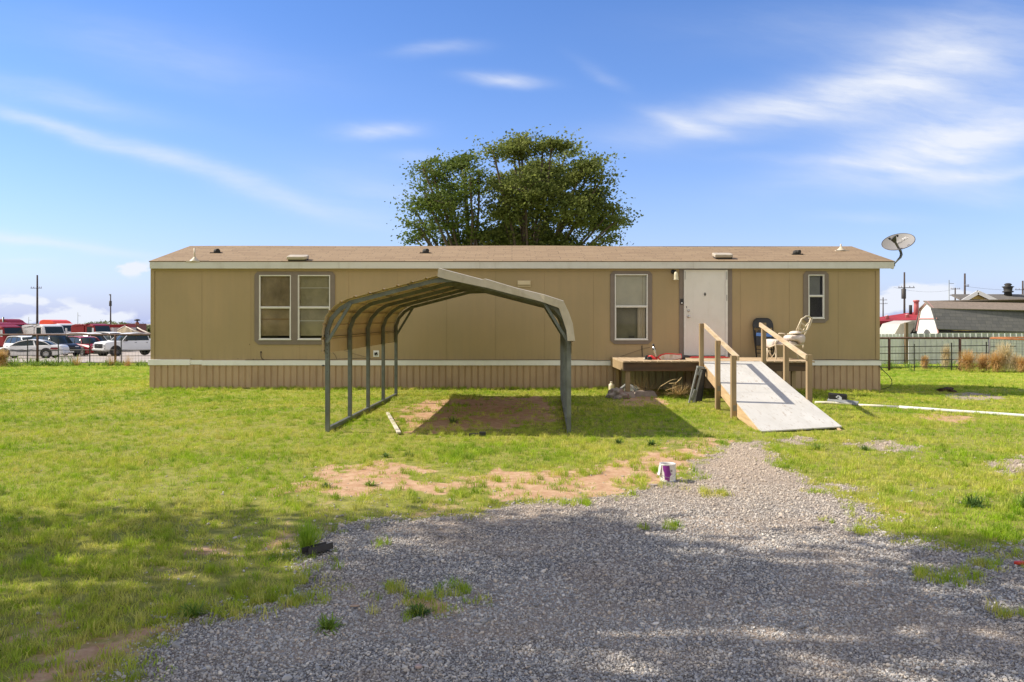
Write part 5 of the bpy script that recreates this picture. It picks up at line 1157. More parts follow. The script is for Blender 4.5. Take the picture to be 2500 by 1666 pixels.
def build_trees():
    Y=30.0
    def lob(L,dy=1.3,seed=0):
        rr=random.Random(seed); out=[]
        for (cx,cy,a,b,w) in L:
            k=1.0625; out.append((wx(cx*k,Y),rr.uniform(-dy,dy),wz(cy*k,Y),a*k*Y/F,(a+b)/2*k*Y/F,b*k*Y/F,w))
        return out
    A=[(1030,480,62,70,1.5),(985,395,40,30,.5),(1062,368,38,24,.6),(952,520,32,22,.35),(1040,550,80,32,1.2),(1078,425,20,40,.5),(975,455,34,34,.6),(1010,430,50,42,.9),(1088,520,22,36,.5),(965,385,22,20,.2),(1000,352,40,8,.1),(945,500,26,14,.15),(930,528,16,9,.12),(975,358,16,8,.12),(1052,350,22,8,.15),(1098,395,10,16,.12),(938,470,10,14,.08)]
    B=[(1190,345,34,28,.7),(1160,400,40,44,.9),(1210,430,75,62,1.8),(1290,400,68,50,1.4),(1350,392,32,28,.6),(1275,335,46,14,.4),(1210,500,90,62,2.0),(1320,478,76,60,1.7),(1405,492,40,26,.6),(1290,545,80,26,1.2),(1382,445,34,38,.6),(1150,540,60,34,1.0),(1345,560,44,10,.3),(1240,370,50,34,.9),(1435,503,24,9,.12),(1152,485,24,44,.7),(1132,352,14,9,.1),(1196,314,14,8,.12),(1255,324,22,7,.15),(1318,326,20,6,.12),(1382,372,12,10,.12),(1398,412,10,10,.1),(1428,475,16,8,.15),(1448,500,12,6,.1),(1405,548,22,6,.12),(1378,560,24,6,.12),(1178,325,12,10,.15)]
    for (nm,L,tx,lab,seed,nl) in (('shade_tree',A,1085,'lighter loose-leaved tree behind the roof, left of the dense tree',3,21000),('shade_tree',B,1215,'tall dense dark green tree rising behind the roof centre',8,60000)):
        x0=wx(tx*1.0625,Y); z0=H(x0,Y); t=empty(nm,(x0,Y,z0),0,lab,'tree','trees behind the mobile home')
        lb=[((a-.1)*(.89 if a>0 else .94)+.1-x0,b,c-z0-.22,d*.80,e*.9,f*.80,g) for a,b,c,d,e,f,g in lob(L,1.3,seed)]
        low=[(0,-.6,2.6,2.3 if L is B else 1.0,1.2,.9,1.6),(.4,-.5,3.4,2.2 if L is B else .8,1.1,.8,1.2)]
        o,Cn=leaf_cloud('crown',lb+low,nl,.115 if L is B else .11,m_leaf if L is B else m_leaf2,t,seed,sub=24,sigma=.19,stretch=(1.9,1.2,.62))
        rr=random.Random(seed); forks=[([(0,0,-.1),(.05,0,1.2),(.0,.1,2.4)],.26,.19)]
        idx=list(range(len(Cn))); rr.shuffle(idx)
        for l in lb:
            forks.append(([(0,.1,2.2),((l[0])*.45,l[1]*.5,2.3+(l[2]-2.3)*.5),(l[0],l[1],l[2]),(l[0]+l[3]*.3,l[1],l[2]+l[5]*.7)],.075,.012))
        for i in idx[:130]:
            c=Cn[i]; near=min(lb,key=lambda l:(l[0]-c[0])**2+(l[1]-c[1])**2+(l[2]-c[2])**2)
            forks.append(([(near[0],near[1],near[2]-.2),((near[0]+c[0])/2,(near[1]+c[1])/2,(near[2]+c[2])/2),(c[0],c[1],c[2]),(c[0]+.3,c[1],c[2]+.08)],.025,.006))
        limbs('trunk',None,forks,m_greybark,t,seed)
    # trees standing beside and behind the camera: they throw the foreground shade
    def yard_tree(x,y,lobes,lab,seed,nl,hbase):
        t=empty('yard_tree',(x,y,H(x,y)),0,lab,'tree','yard trees just outside the frame')
        leaf_cloud('crown',[(a-x,b-y,c,d,e,f,w) for a,b,c,d,e,f,w in lobes],nl,.20,m_leaf,t,seed,sub=26,sigma=.24,stretch=(1.3,1.2,.7))
        forks=[([(0,0,-.1),(.1,0,hbase*.5),(0,.1,hbase)],.28,.2)]+[([(0,.1,hbase-.1),((a-x)*.5,(b-y)*.5,(hbase+c)/2),(a-x,b-y,c)],.12,.03) for a,b,c,d,e,f,w in lobes]
        limbs('trunk',None,forks,m_greybark,t,seed)
    yard_tree(-9.6,6.3,[(-9.6,6.3,3.4,1.9,1.7,1.5,1.2),(-9.9,6.0,5.6,2.0,1.9,1.6,1.4),(-9.4,6.6,7.6,2.0,1.7,1.5,1.3),(-10.2,5.8,9.3,1.8,1.8,1.2,1.0),(-9.0,4.0,4.6,1.6,1.6,1.4,1.0),(-8.8,4.2,7.0,1.7,1.7,1.4,1.0),(-10.5,3.6,9.0,1.8,1.6,1.3,.9)],'leafy tree just outside the left edge of the frame',21,12500,2.4)
    yard_tree(-7.4,4.6,[(-7.7,5.0,6,1.1,1.2,.9,.8),(-7.4,5.7,8,.9,.8,.7,.5),(-7.05,6.1,9.5,1.0,.9,.7,.5),(-6.7,6.1,11,1.3,1.1,.9,.8),(-6.9,4.5,8.5,.9,.8,.6,.4),(-6.7,4.6,10.5,1.0,.9,.7,.6),(-7.8,4.1,7,1.2,1.1,.9,.8),(-6.1,5.6,12,1.2,1.0,.8,.6),(-7.1,6.9,10,1.0,.9,.8,.5),(-8.0,4.1,5,1.2,1.0,.9,.8),(-5.9,3.6,11.6,1.4,1.0,.8,.7)],'tall leafy tree just left of the camera position',22,9000,3.6)
    # drooping twig whose tip enters the top left corner
    q=[]; 
    t=empty('hanging_branch',(-4.6,6.2,4.75),0,'dark leaf tips of a hanging branch in the top left corner','branch')
    leaf_cloud('leaves',[(.16,0,-.42,.22,.12,.14,1),(-.25,0,-.2,.3,.2,.2,1)],110,.10,m_leaf,t,33,sub=8,sigma=.10,stretch=(1.3,1,.6))
    limbs('twig',None,[([(-5.0,.4,2.2),(-2.6,.2,1.4),(-.9,0,.3),(.1,0,-.3)],.05,.008)],m_greybark,t,3)
build_trees()
# ------------------------------------------------------------------ fences
def build_fences():
    m_wire=m_darkmetal
    def pipe_fence(x0,x1,Y,posts,thin,top,zlow,label,rails,wire=True,name='pipe_fence'):
        o=((x0+x1)/2,Y,H((x0+x1)/2,Y)); t=empty(name,o,0,label,'fence')
        P=lambda x,z:Vector((x-o[0],0,z-o[2]))
        q=MB(); q.tube([P(x0,top),P(x1,top)],.045,10); q.build('top_rail',m_rust,t)
        for x in posts: q=MB(); q.tube([P(x,H(x,Y)-.1),P(x,top+.0)],.055,10); q.build('post',m_rust,t)
        for x,zt in thin: q=MB(); q.beam(P(x,H(x,Y)-.1),P(x,zt),.035,.035); q.build('thin_post',m_darkmetal,t)
        for zz in rails: q=MB(); q.tube([P(x0,zz[0]),P((x0+x1)/2,zz[1]),P(x1,zz[2])],.018,6); q.build('cable_rail',m_darkmetal,t)
        if wire:
            q=MB(); zt=wire; z=zlow
            while z<zt: q.beam(P(x0,z),P(x1,z),.005,.005); z+=.15
            x=x0
            while x<x1: q.beam(P(x,zlow-.05),P(x,zt),.005,.005); x+=.15
            q.build('wire_mesh',M('wire_grey',(.22,.20,.19),.6,.1,5),t)
    Y=36.5
    X=lambda px:wx(px,Y)
    pipe_fence(X(-60),X(1000),Y,[X(-99+190*i+0.5) for i in range(1,6)],[(X(67.5),wz(828,Y)),(X(142.5),wz(828,Y)),(X(219),wz(826,Y)),(X(296),wz(824,Y)),(X(-8),wz(828,Y))],wz(817.7,Y),wz(884,Y),'dark rusty pipe rail fence with wire mesh left of the house',[(wz(886,Y),)*3,(wz(855,Y),)*3],wz(856,Y),)
    Y=34.6
    X2=lambda px:wx(px,Y)
    pipe_fence(X2(2120),X2(2414),Y,[X2(2171),X2(2343.5)],[(X2(2232),wz(840,Y)),(X2(2323),wz(837,Y)),(X2(2408),wz(835,Y))],wz(826,Y),wz(897,Y),'dark pipe rail fence with cable rails right of the house',[(wz(848,Y),wz(846,Y),wz(844,Y)),(wz(864,Y),wz(862,Y),wz(862,Y)),(wz(881,Y),wz(879,Y),wz(877,Y)),(wz(898,Y),wz(896,Y),wz(894,Y))],wz(850,Y))
    # wire gate at right
    o=(X2(2414),Y,H(20,Y)); t=empty('wire_gate',o,0,'wire mesh gate with rusty orange top rail at the right edge','gate')
    P=lambda px,py,dy=0:Vector((X2(px)-o[0],dy,wz(py,Y)-o[2]))
    m_or=M('rust_orange',(.42,.16,.06),.75,.25,5)
    q=MB(); q.tube([P(2414,826.5),P(2560,832,-.6)],.032,10); q.build('top_rail',m_or,t)
    q=MB(); q.tube([P(2415,826),P(2415,902)],.04,10); q.build('gate_post',M('gate_grey',(.42,.38,.36),.7,.2,6),t)
    q=MB(); q.tube([P(2420,825),P(2620,824.5)],.035,8); q.build('rear_rail',m_or,t)
    q=MB(); q.tube([P(2415,846.5,-.1),P(2472,845.5,-.25)],.02,8); q.build('latch_bar',m_darkmetal,t)
    q=MB()
    for i in range(11): z=830+i*6.5; q.beam(P(2417,z+ (0)),P(2560,z+6,-.6),.007,.007)
    for i in range(24): px=2419+i*6; q.beam(P(px,828+i*.25,-.6*i/24),P(px,900,-.6*i/24),.007,.007)
    q.build('wire_mesh',M('wire_dark',(.16,.15,.14),.6,.1,5),t)
    # white corrugated panel fence behind
    Y3=40.5; X3=lambda px:wx(px,Y3)
    m_w=M('panel_white',(.68,.70,.72),.5,.05,3,dirt=(.45,.45,.44),dirtamt=.25,dscale=2)
    o=(X3(2300),Y3,H(22,Y3)); t=empty('panel_fence',o,0,'long white metal panel fence behind the cable fence','fence')
    def corr(xa,xb,za,zb,p,d,yy,nm,mm=None):
        q=MB(); V=[]; x=xa; pr=[]
        while x<xb: pr+=[(x,0),(x+p*.75,0),(x+p*.80,-d),(x+p*.95,-d)]; x+=p
        V=[(a-o[0],yy+b,z-o[2]) for z in (za,zb) for a,b in pr]; n=len(pr); q.add(V,[(i,i+1,n+i+1,n+i) for i in range(n-1)]); return q.build(nm,mm or m_w,t,recalc=False)
    zg=H(22,Y3)-.1
    corr(X3(2100),X3(2210),zg,wz(816,Y3),.19,.03,0,'sunlit_panel'); corr(X3(2212),X3(2600),zg,wz(822.5,Y3),.30,.05,.25,'panel',M('panel_shaded',(.62,.62,.66),.5,.08,3,dirt=(.3,.3,.3),dirtamt=.3,dscale=2))  # right run: greyer copy of the white, its shade put into the colour
    q=MB(); px=2219
    while px<2600: q.box(X3(px)-.022-o[0],X3(px)+.022-o[0],.16,.19,wz(826,Y3)-o[2],wz(814.5,Y3)-o[2]); px+=14.1
    q.box(X3(2212)-o[0],X3(2600)-o[0],.20,.24,wz(824,Y3)-o[2],wz(815,Y3)-o[2],1)
    q.build('top_strip',[m_w,M('strip_grey',(.34,.36,.38),.6,.1,4)],t)
    x=X3(2209); q=MB(); q.box(x-.07,x+.07,Y3-.22,Y3-.08,zg,wz(788,Y3)); tag(q.build('fence_post',wood('old_post',(.24,.17,.10),(.12,.08,.05),'Z')),'tall brown wooden post between the two white panel runs','post')
build_fences()
# ------------------------------------------------------------------ buildings on the right
def build_right():
    # gambrel shed
    Y=46.0; Xp=lambda px,dy=0:wx(px,Y+dy); Z=lambda py,dy=0:wz(py,Y+dy)
    x0=Xp(2232); g0=H(x0,Y); rz_=R(-60)
    # end wall faces camera-left; long side runs to the right
    t=empty('storage_shed',(Xp(2290),Y,g0),0,'white storage shed with barn roof and dark shingles behind the panel fence','shed')
    o=(Xp(2290),Y,g0)
    L=lambda px,py,dy=0:Vector((wx(px,Y+dy)-o[0],dy,wz(py,Y+dy)-o[2]))
    m_ws=M('shed_white',(.66,.66,.64),.6,.05,3); m_pk=M('trim_pink',(.50,.25,.24),.6,.1,4)
    # near corner at px2290 (dy 0); far corner of the end wall at px 2237 (dy 2.4); long wall px 2290 -> 2560 dy ~0.5
    n=L(2292,880,0); f=L(2239,880,3.2); apexx=(n+f)/2
    zE=L(2292,805).z; zK=L(2280,754).z; zA=L(2263,737,1.6).z
    d=(f-n); n2=Vector((n.x,n.y,0)); 
    def E(tt,z): p=n2+d*tt; return Vector((p.x,p.y,z))
    prof=[E(0,-.1),E(0,zE-.2),E(.03,zE),E(.20,zK),E(.5,zA),E(.82,zK),E(1,zE-.1),E(1,-.1)]
    far=Vector((14,1.2,0))
    q=MB(); q.add(prof+[p+far for p in prof],[tuple(range(8)),tuple(range(15,7,-1)),(0,8,9,1),(7,6,14,15)]); q.build('wall',m_ws,t)
    m_sg=shingles('shed_shingles',(.115,.115,.12),(.17,.165,.16),(.09,.09,.09),.32,.22); m_sb=shingles('shed_shingles_top',(.23,.185,.15),(.28,.22,.18),(.18,.15,.13),.3,.16)
    def slab(a,b,nm,mt,th=.05):
        # slope as own object so the shingle courses follow it
        u=(far).normalized(); v=(b-a); l=v.length; v=v.normalized(); w=u.cross(v).normalized()
        M_=Matrix(((u.x,v.x,w.x,a.x),(u.y,v.y,w.y,a.y),(u.z,v.z,w.z,a.z),(0,0,0,1)))
        q=MB(); q.box(-.15,far.length+.2,-.02,l+.02,0,-th if w.z<0 else th); ob=q.build(nm,mt,t); ob.matrix_local=M_; return ob
    slab(E(-.03,zE+.02),E(.195,zK),'lower_roof',m_sg); slab(E(.195,zK),E(.5,zA),'upper_roof',m_sb); slab(E(.82,zK),E(.5,zA),'upper_roof',m_sb); slab(E(1.05,zE-.15),E(.82,zK),'lower_roof',m_sg)
    off=Vector((-.03,-.03,0)); nn=Vector((d.y,-d.x,0)).normalized()*(-.04)
    if nn.x>0: nn=-nn
    for i in range(1,6):
        q=MB(); q.beam(prof[i]+nn,prof[i+1]+nn,.03,.12); q.build('gable_trim',m_pk,t)
    q=MB(); zc_=L(2264,778,1.6).z; q.beam(E(0.05,zc_)+nn,E(.97,zc_)+nn,.03,.08); q.build('cross_trim',m_pk,t)
    q=MB(); q.beam(E(0,0)+nn,E(0,zE-.2)+nn,.05,.07); q.build('corner_trim',M('trim_maroon',(.22,.05,.07),.6),t)
    q=MB(); c=L(2264,816,1.4); P=[]; q.lathe([(.05,-.02),(.50,-.02),(.52,.02),(.42,.04),(.05,.03)],(0,0,0),22,M=Matrix.Rotation(R(90),4,'X')); wv=q.build('round_vent',M('vent_dark',(.07,.07,.065),.7,.3,10),t); ang=math.atan2(d.y,d.x); mid=(E(.5,L(2264,818,1.6).z-.18))+nn; wv.location=mid; wv.rotation_euler=(0,0,ang+math.pi)
    # house behind with yellow gable
    Y=62.0; o=(wx(2380,Y),Y,H(40,Y)); t=empty('neighbour_house',o,0,'house with grey-brown shingle roof and yellow gable beyond the shed','house')
    L=lambda px,py,dy=0:Vector((wx(px,Y+dy)-o[0],dy,wz(py,Y+dy)-o[2]))
    m_y=M('house_yellow',(.55,.42,.14),.7,.06,2)
    a=L(2336,741);b=L(2430,741);c=L(2376,718,0); c=L(2378,716.5)
    back=Vector((6.2,9.0,0)); q=MB(); a0=Vector((a.x,0,0)); b0=Vector((b.x,0,0)); q.add([a0,b0,b,c,a]+[p+back for p in (a0,b0,b,c,a)],[(0,1,2,3,4),(9,8,7,6,5),(0,4,9,5),(1,6,7,2)]); q.build('wall',m_y,t)
    m_hr=shingles('house_shingles',(.13,.12,.11),(.18,.165,.15),(.10,.09,.085),.4,.25)
    for (p,q_) in ((a,c),(c,b)):
        qq=MB(); ex=(q_-p).normalized()*.3; p2=p-(ex if p is a else Vector()); q2=q_+(ex if q_ is b else Vector()); V=[p2+Vector((0,-.5,.05)),q2+Vector((0,-.5,.05)),q2+back+Vector((0,0,.05)),p2+back+Vector((0,0,.05))]; V+=[v+Vector((0,0,.18)) for v in V]
        qq.add(V,[(0,3,2,1),(4,5,6,7),(0,1,5,4),(1,2,6,5),(2,3,7,6),(3,0,4,7)]); qq.build('roof',m_hr,t)
        qq=MB(); qq.beam(p2+Vector((0,-.54,.06)),q2+Vector((0,-.54,.06)),.06,.30); qq.build('barge_board',m_white,t)
    q=MB(); x=L(2376,735); q.box(x.x-.75,x.x+.55,-.03,.02,x.z-.3,x.z+.12); q.build('gable_window',m_carglass,t); 
    # main wing roof running right
    r0=L(2376,718,3); e0=L(2440,760,-1.2); q=MB(); V=[Vector((c.x,3.2,c.z+.05)),Vector((c.x+30,3.2,c.z+.05)),Vector((b.x+30,-.8,L(2425,756).z)),Vector((b.x-1.5,-.8,L(2425,756).z))]; V+=[v-Vector((0,0,.15)) for v in V]; q.add(V,[(0,1,2,3),(7,6,5,4),(0,3,7,4),(3,2,6,7),(1,5,6,2),(0,4,5,1)]); q.build('main_roof',m_hr,t)
    q=MB(); q.box(b.x-1,b.x+29,-.3,7,0,L(2425,757).z-.05); q.build('wing_wall',m_y,t)
    x=L(2459,713,3).x; z=c.z+.05; q=MB(); q.lathe([(.32,-.3),(.28,.12),(.42,.16),(.42,.22),(.30,.26),(.34,.5),(.46,.62),(.2,.68),(.3,.8),(.16,.9),(0,.92)],(x,2.9,z),18); q.build('chimney_cap',m_blackmat,t)
    # red metal roofed open shed
    Y=54.0; o=(wx(2190,Y),Y,H(30,Y)); t=empty('red_roof_shelter',o,0,'open shelter with low red metal roof between the house and the white shed','shelter')
    L=lambda px,py,dy=0:Vector((wx(px,Y+dy)-o[0],dy,wz(py,Y+dy)-o[2]))
    m_rr=M('roof_red',(.30,.02,.025),.75,.12,2,dirt=(.25,.02,.03),dirtamt=.4)
    V=[L(2100,785,0),L(2242,780,0),L(2246,760,5),L(2205,763,5),L(2150,775,3),L(2100,781,3)]
    V=[L(2090,786,0),L(2243,781,0),L(2243,781,0)+Vector((0,4.5,1.05)),L(2210,765,4.5),L(2090,783,4.5)]
    V[2]=L(2246,761,4.5); q=MB(); q.add(V+[v-Vector((0,0,.12)) for v in V],[(0,1,2,3,4),(9,8,7,6,5),(0,5,6,1),(1,6,7,2),(0,4,9,5),(4,3,8,9),(3,2,7,8)]); q.build('roof',m_rr,t)
    q=MB(); a=L(2090,787,-.05); b=L(2243,782,-.05); q.beam(a-Vector((0,0,.12)),b-Vector((0,0,.12)),.05,.16); q.build('eave_board',m_rr,t)
    q=MB(); q.box(L(2090,800).x,L(2236,800).x,4.2,4.3,0,L(2200,786,4).z); q.build('back_wall',m_blackmat,t); q=MB(); q.box(L(2088,800).x,L(2089.5,800).x,-.2,4.3,0,L(2100,790).z); q.build('added_shade_wall',m_blackmat,t)  # unseen left wall added to keep sun out from under the roof
    for px in (2150,2235): q=MB(); x=L(px,800).x; q.box(x-.06,x+.06,.3,.42,0,L(px,785).z-.1); q.build('post',m_rust,t)
    for px,py,dy in ((2166,776,2),(2215,773,2)): q=MB(); p=L(px,py,dy); q.lathe([(.14,-.1),(.12,.1),(.16,.12),(0,.2)],p,12); q.build('roof_vent',M('vent_pink',(.55,.30,.28),.5),t)
    q=MB(); p=L(2237,762,3); q.lathe([(.19,-.4),(.165,.5),(.165,.72),(.21,.74),(.21,.86),(0,.88)],p,16); q.build('red_flue',M('flue_pink',(.45,.13,.13),.6),t)
    q=MB(); p=L(2223,770,3.5); q.tube([p,p+Vector((0,0,.75))],.11,10); q.build('black_flue',m_blackmat,t)
    # travel trailer nose under shelter
    Y=50.0; o=(wx(2190,Y),Y,H(26,Y)); t=empty('travel_trailer',o,0,'cream travel trailer with sloping front parked under the red roof','trailer')
    L=lambda px,py,dy=0:Vector((wx(px,Y+dy)-o[0],dy,wz(py,Y+dy)-o[2]))
    m_tr=M('trailer_cream',(.50,.46,.39),.45,.05,3)
    P=[(2180,822),(2197,791),(2226,783),(2262,783),(2262,830),(2176,830)]
    q=MB(); q.prism([(L(a,b).x,L(a,b).z) for a,b in P],lambda a,b,s:Vector((a,s,b)),0,2.4); q.build('body',m_tr,t,.04)
    q=MB(); p=[L(2238,792,-.02),L(2222,815,-.02),L(2222,830,-.02),L(2250,830,-.02),L(2250,792,-.02)]; q.prism([(v.x,v.z) for v in p],lambda a,b,s:Vector((a,s,b)),-.03,-.005); q.build('dark_side',m_blackmat,t)
    q=MB(); q.beam(L(2198,796,-.02),L(2240,788,-.02),.02,.05); q.build('stripe',M('stripe_tan',(.5,.45,.38),.5),t)
    # dim trailer to its left
    Y=53.0; o=(wx(2160,Y),Y,H(26,Y)); t=empty('parked_trailer',o,0,'dim grey trailer with round-cornered window in the shade of the red roof','trailer')
    L=lambda px,py,dy=0:Vector((wx(px,Y+dy)-o[0],dy,wz(py,Y+dy)-o[2]))
    q=MB(); pr=[(2090,798),(2165,799),(2177,806),(2181,818),(2181,850),(2090,850)]; q.prism([(L(a,b).x,L(a,b).z) for a,b in pr],lambda a,b,s:Vector((a,s,b)),0,2.2); q.build('body',M('trailer_grey',(.20,.18,.17),.5,.05,3),t,.03)
    q=MB(); c0=[(2155,822),(2155,808),(2158,804.5),(2168,804),(2174,807),(2176.5,812)]; q.tube([L(a,b,-.04) for a,b in c0],.05,6); q.tube([L(2172,806,-.04),L(2172,822,-.04)],.04,6); q.build('window_frame',m_darkmetal,t)
    # building right of the pipe: nothing else
build_right()
# ------------------------------------------------------------------ utility poles
def build_poles():
    m_pole=M('pole_brown',(.055,.04,.035),.85,.2,3); 
    def pole(px,ptop,Y,arms,lab,r=.15,hard=None):
        x=wx(px,Y); z0=H(x,Y); zt=wz(ptop,Y); t=empty('utility_pole',(x,Y,z0),0,lab,'utility pole','utility poles')
        k=Y/F; r*=.62; q=MB(); q.tube([(0,0,-.3),(0,0,zt-z0)],[r*1.3,r*.8],10); q.build('pole',m_pole,t)
        for (py,l,rr_) in arms:
            z=wz(py,Y)-z0; q=MB(); q.beam((-l*k,-.1,z),(rr_*k,-.1,z),.06,.07); a=q.build('crossarm',m_pole,t)
            for s in (-l*.9,-l*.5,rr_*.5,rr_*.9): q=MB(); q.lathe([(.03,0),(.045,.07),(.03,.14),(0,.15)],(s*k,-.1,z+.06),8); q.build('insulator',M('insulator_grey',(.25,.22,.2),.4),a) if 'insulator_grey' not in bpy.data.materials else q.build('insulator',bpy.data.materials['insulator_grey'],a)
        if hard:
            for (dx,py,hh) in hard: q=MB(); q.lathe([(.22,0),(.24,.1),(.24,hh),(0,hh+.1)],(dx*k,-.3,wz(py,Y)-z0),12); q.build('transformer',m_darkmetal,t)
        return x,Y,zt
    p1=pole(91,672,101,[(704,15,12)],'tall brown utility pole with one crossarm, far left above the trucks',.2)
    p2=pole(270,718.6,150,[(721,3,1)],'shorter utility pole between the left pole and the house',.2,[(1.5,748,1.0)])
    p3=pole(2208,665,88,[(703,16,24)],'tall utility pole with crossarm just right of the satellite dish',.17,[(-5,730,1.1)])
    p4=pole(2355.5,668,92,[(699,.5,9)],'tall plain utility pole above the neighbour house gable',.19)
    p5=pole(2156,726.5,150,[(733,8,9),(742,10,10)],'small distant utility pole close to the house corner',.18)
    p6=pole(2332,703,120,[(706,12,11),(722,14,14)],'utility pole with two crossarms left of the gable',.18)
    p7=pole(2497,686,100,[(708,20,3)],'utility pole at the right edge of the photo',.19)
    def wire(pts,lab):
        P=[]
        for (a,b) in zip(pts[:-1],pts[1:]):
            a=Vector(a);b=Vector(b)
            for i in range(12):
                t=i/12; P.append(a.lerp(b,t)-Vector((0,0,(b-a).length*.012*4*t*(1-t))))
        P.append(Vector(pts[-1])); q=MB(); q.tube(P,.012,4,cap=False); tag(q.build('power_line',m_darkmetal),lab,'power line')
    wire([(p4[0],p4[1],wz(699,92)),(p7[0],p7[1],wz(708,100)),(120,108,5.5)],'thin power line from the plain pole to the pole at the right edge')
    wire([(p3[0]-1.2,88,wz(702,88)),(p6[0],120,wz(706,120))],'thin power line from the tall crossarm pole to the two-arm pole')
    # antenna masts
    for px,ptop,Y,lab in ((190,763,110,'thin antenna mast above the orange truck roof'),(2317,684,64,'thin aerial on the neighbour house roof'),(70,774,110,'thin antenna mast over the left trucks')):
        x=wx(px,Y); q=MB(); q.tube([(0,0,0),(0,0,wz(ptop,Y)-H(x,Y))],.03,5); q.beam((-.0,0,wz(ptop+8,Y)-H(x,Y)),(.4,0,wz(ptop+9,Y)-H(x,Y)),.03,.03); o=q.build('antenna_mast',m_galv); o.location=(x,Y,H(x,Y)); tag(o,lab,'antenna')
build_poles()
# ------------------------------------------------------------------ vehicles in the lot
def paint(name,col,r=.3): 
    m_=M(name,col,max(r,.38),.03,2,coat=.12,spec=.35); return m_
m_pw=paint('paint_white',(.70,.70,.70)); m_pb=paint('paint_black',(.02,.022,.03),.25); m_pr=paint('paint_crimson',(.26,.010,.018),.4); m_pr2=paint('paint_truckred',(.24,.010,.012),.5); m_pm=paint('paint_maroon',(.12,.012,.025),.35); m_po=paint('paint_orange',(.75,.07,.02),.4)
m_tail=M('tail_lamp',(.16,.006,.012),.25,.1,5); m_head=M('head_lamp',(.55,.57,.6),.15,.1,5,metal=.3)
def wheel(par,x,y,r,w=.22,rim=m_rim,nh=6):
    t=MB(); MX=Matrix.Rotation(R(90),4,'X'); t.lathe([(r*.62,-w/2),(r*.93,-w/2),(r,-w*.32),(r,w*.32),(r*.93,w/2),(r*.64,w/2),(r*.60,0),(r*.62,-w/2)],(x,y,r),24,M=MX,cap=False); wo=t.build('wheel',m_rubber,par)
    t=MB(); s=1 if y>0 else -1
    t.lathe([(0,0),(r*.2,-.02),(r*.25,.0),(r*.55,.02),(r*.66,0)],(x,y+s*(w/2-.03),r),20,M=Matrix.Rotation(R(-90)*s,4,'X')); 
    t.build('rim',rim,wo)
    t=MB()
    for k in range(nh):
        a=k*2*math.pi/nh; cx_=x+r*.43*math.cos(a); cz_=r+r*.43*math.sin(a); t.lathe([(r*.09,0),(r*.09,.004),(0,.005)],(cx_,y+s*(w/2-.012),cz_),8,M=Matrix.Rotation(R(-90)*s,4,'X'))
    t.build('rim_holes',m_blackmat,wo)
def loft(st,par,name,mat,bevel=0):
    # stations: (x, halfwidth, zbottom, zmid, ztop, top halfwidth)
    q=MB(); V=[];n=8
    for (x,hw,zb,zm,zt,tw) in st:
        V+=[(x,-hw*.92,zb),(x,-hw,zb+.10),(x,-hw,zm),(x,-tw,zt),(x,tw,zt),(x,hw,zm),(x,hw,zb+.10),(x,hw*.92,zb)]
    m_=len(st); fs=[(i*n+k,i*n+(k+1)%n,(i+1)*n+(k+1)%n,(i+1)*n+k) for i in range(m_-1) for k in range(n)]
    fs+=[tuple(range(n)),tuple((m_-1)*n+k for k in reversed(range(n)))]
    q.add(V,fs); o=q.build(name,mat,par,bevel)
    for p in o.data.polygons: p.use_smooth=True
    bm=bmesh.new(); bm.from_mesh(o.data)
    for e in bm.edges: e.smooth=(len(e.link_faces)==2 and e.calc_face_angle(0)<R(38))
    bm.to_mesh(o.data); bm.free()
    return o
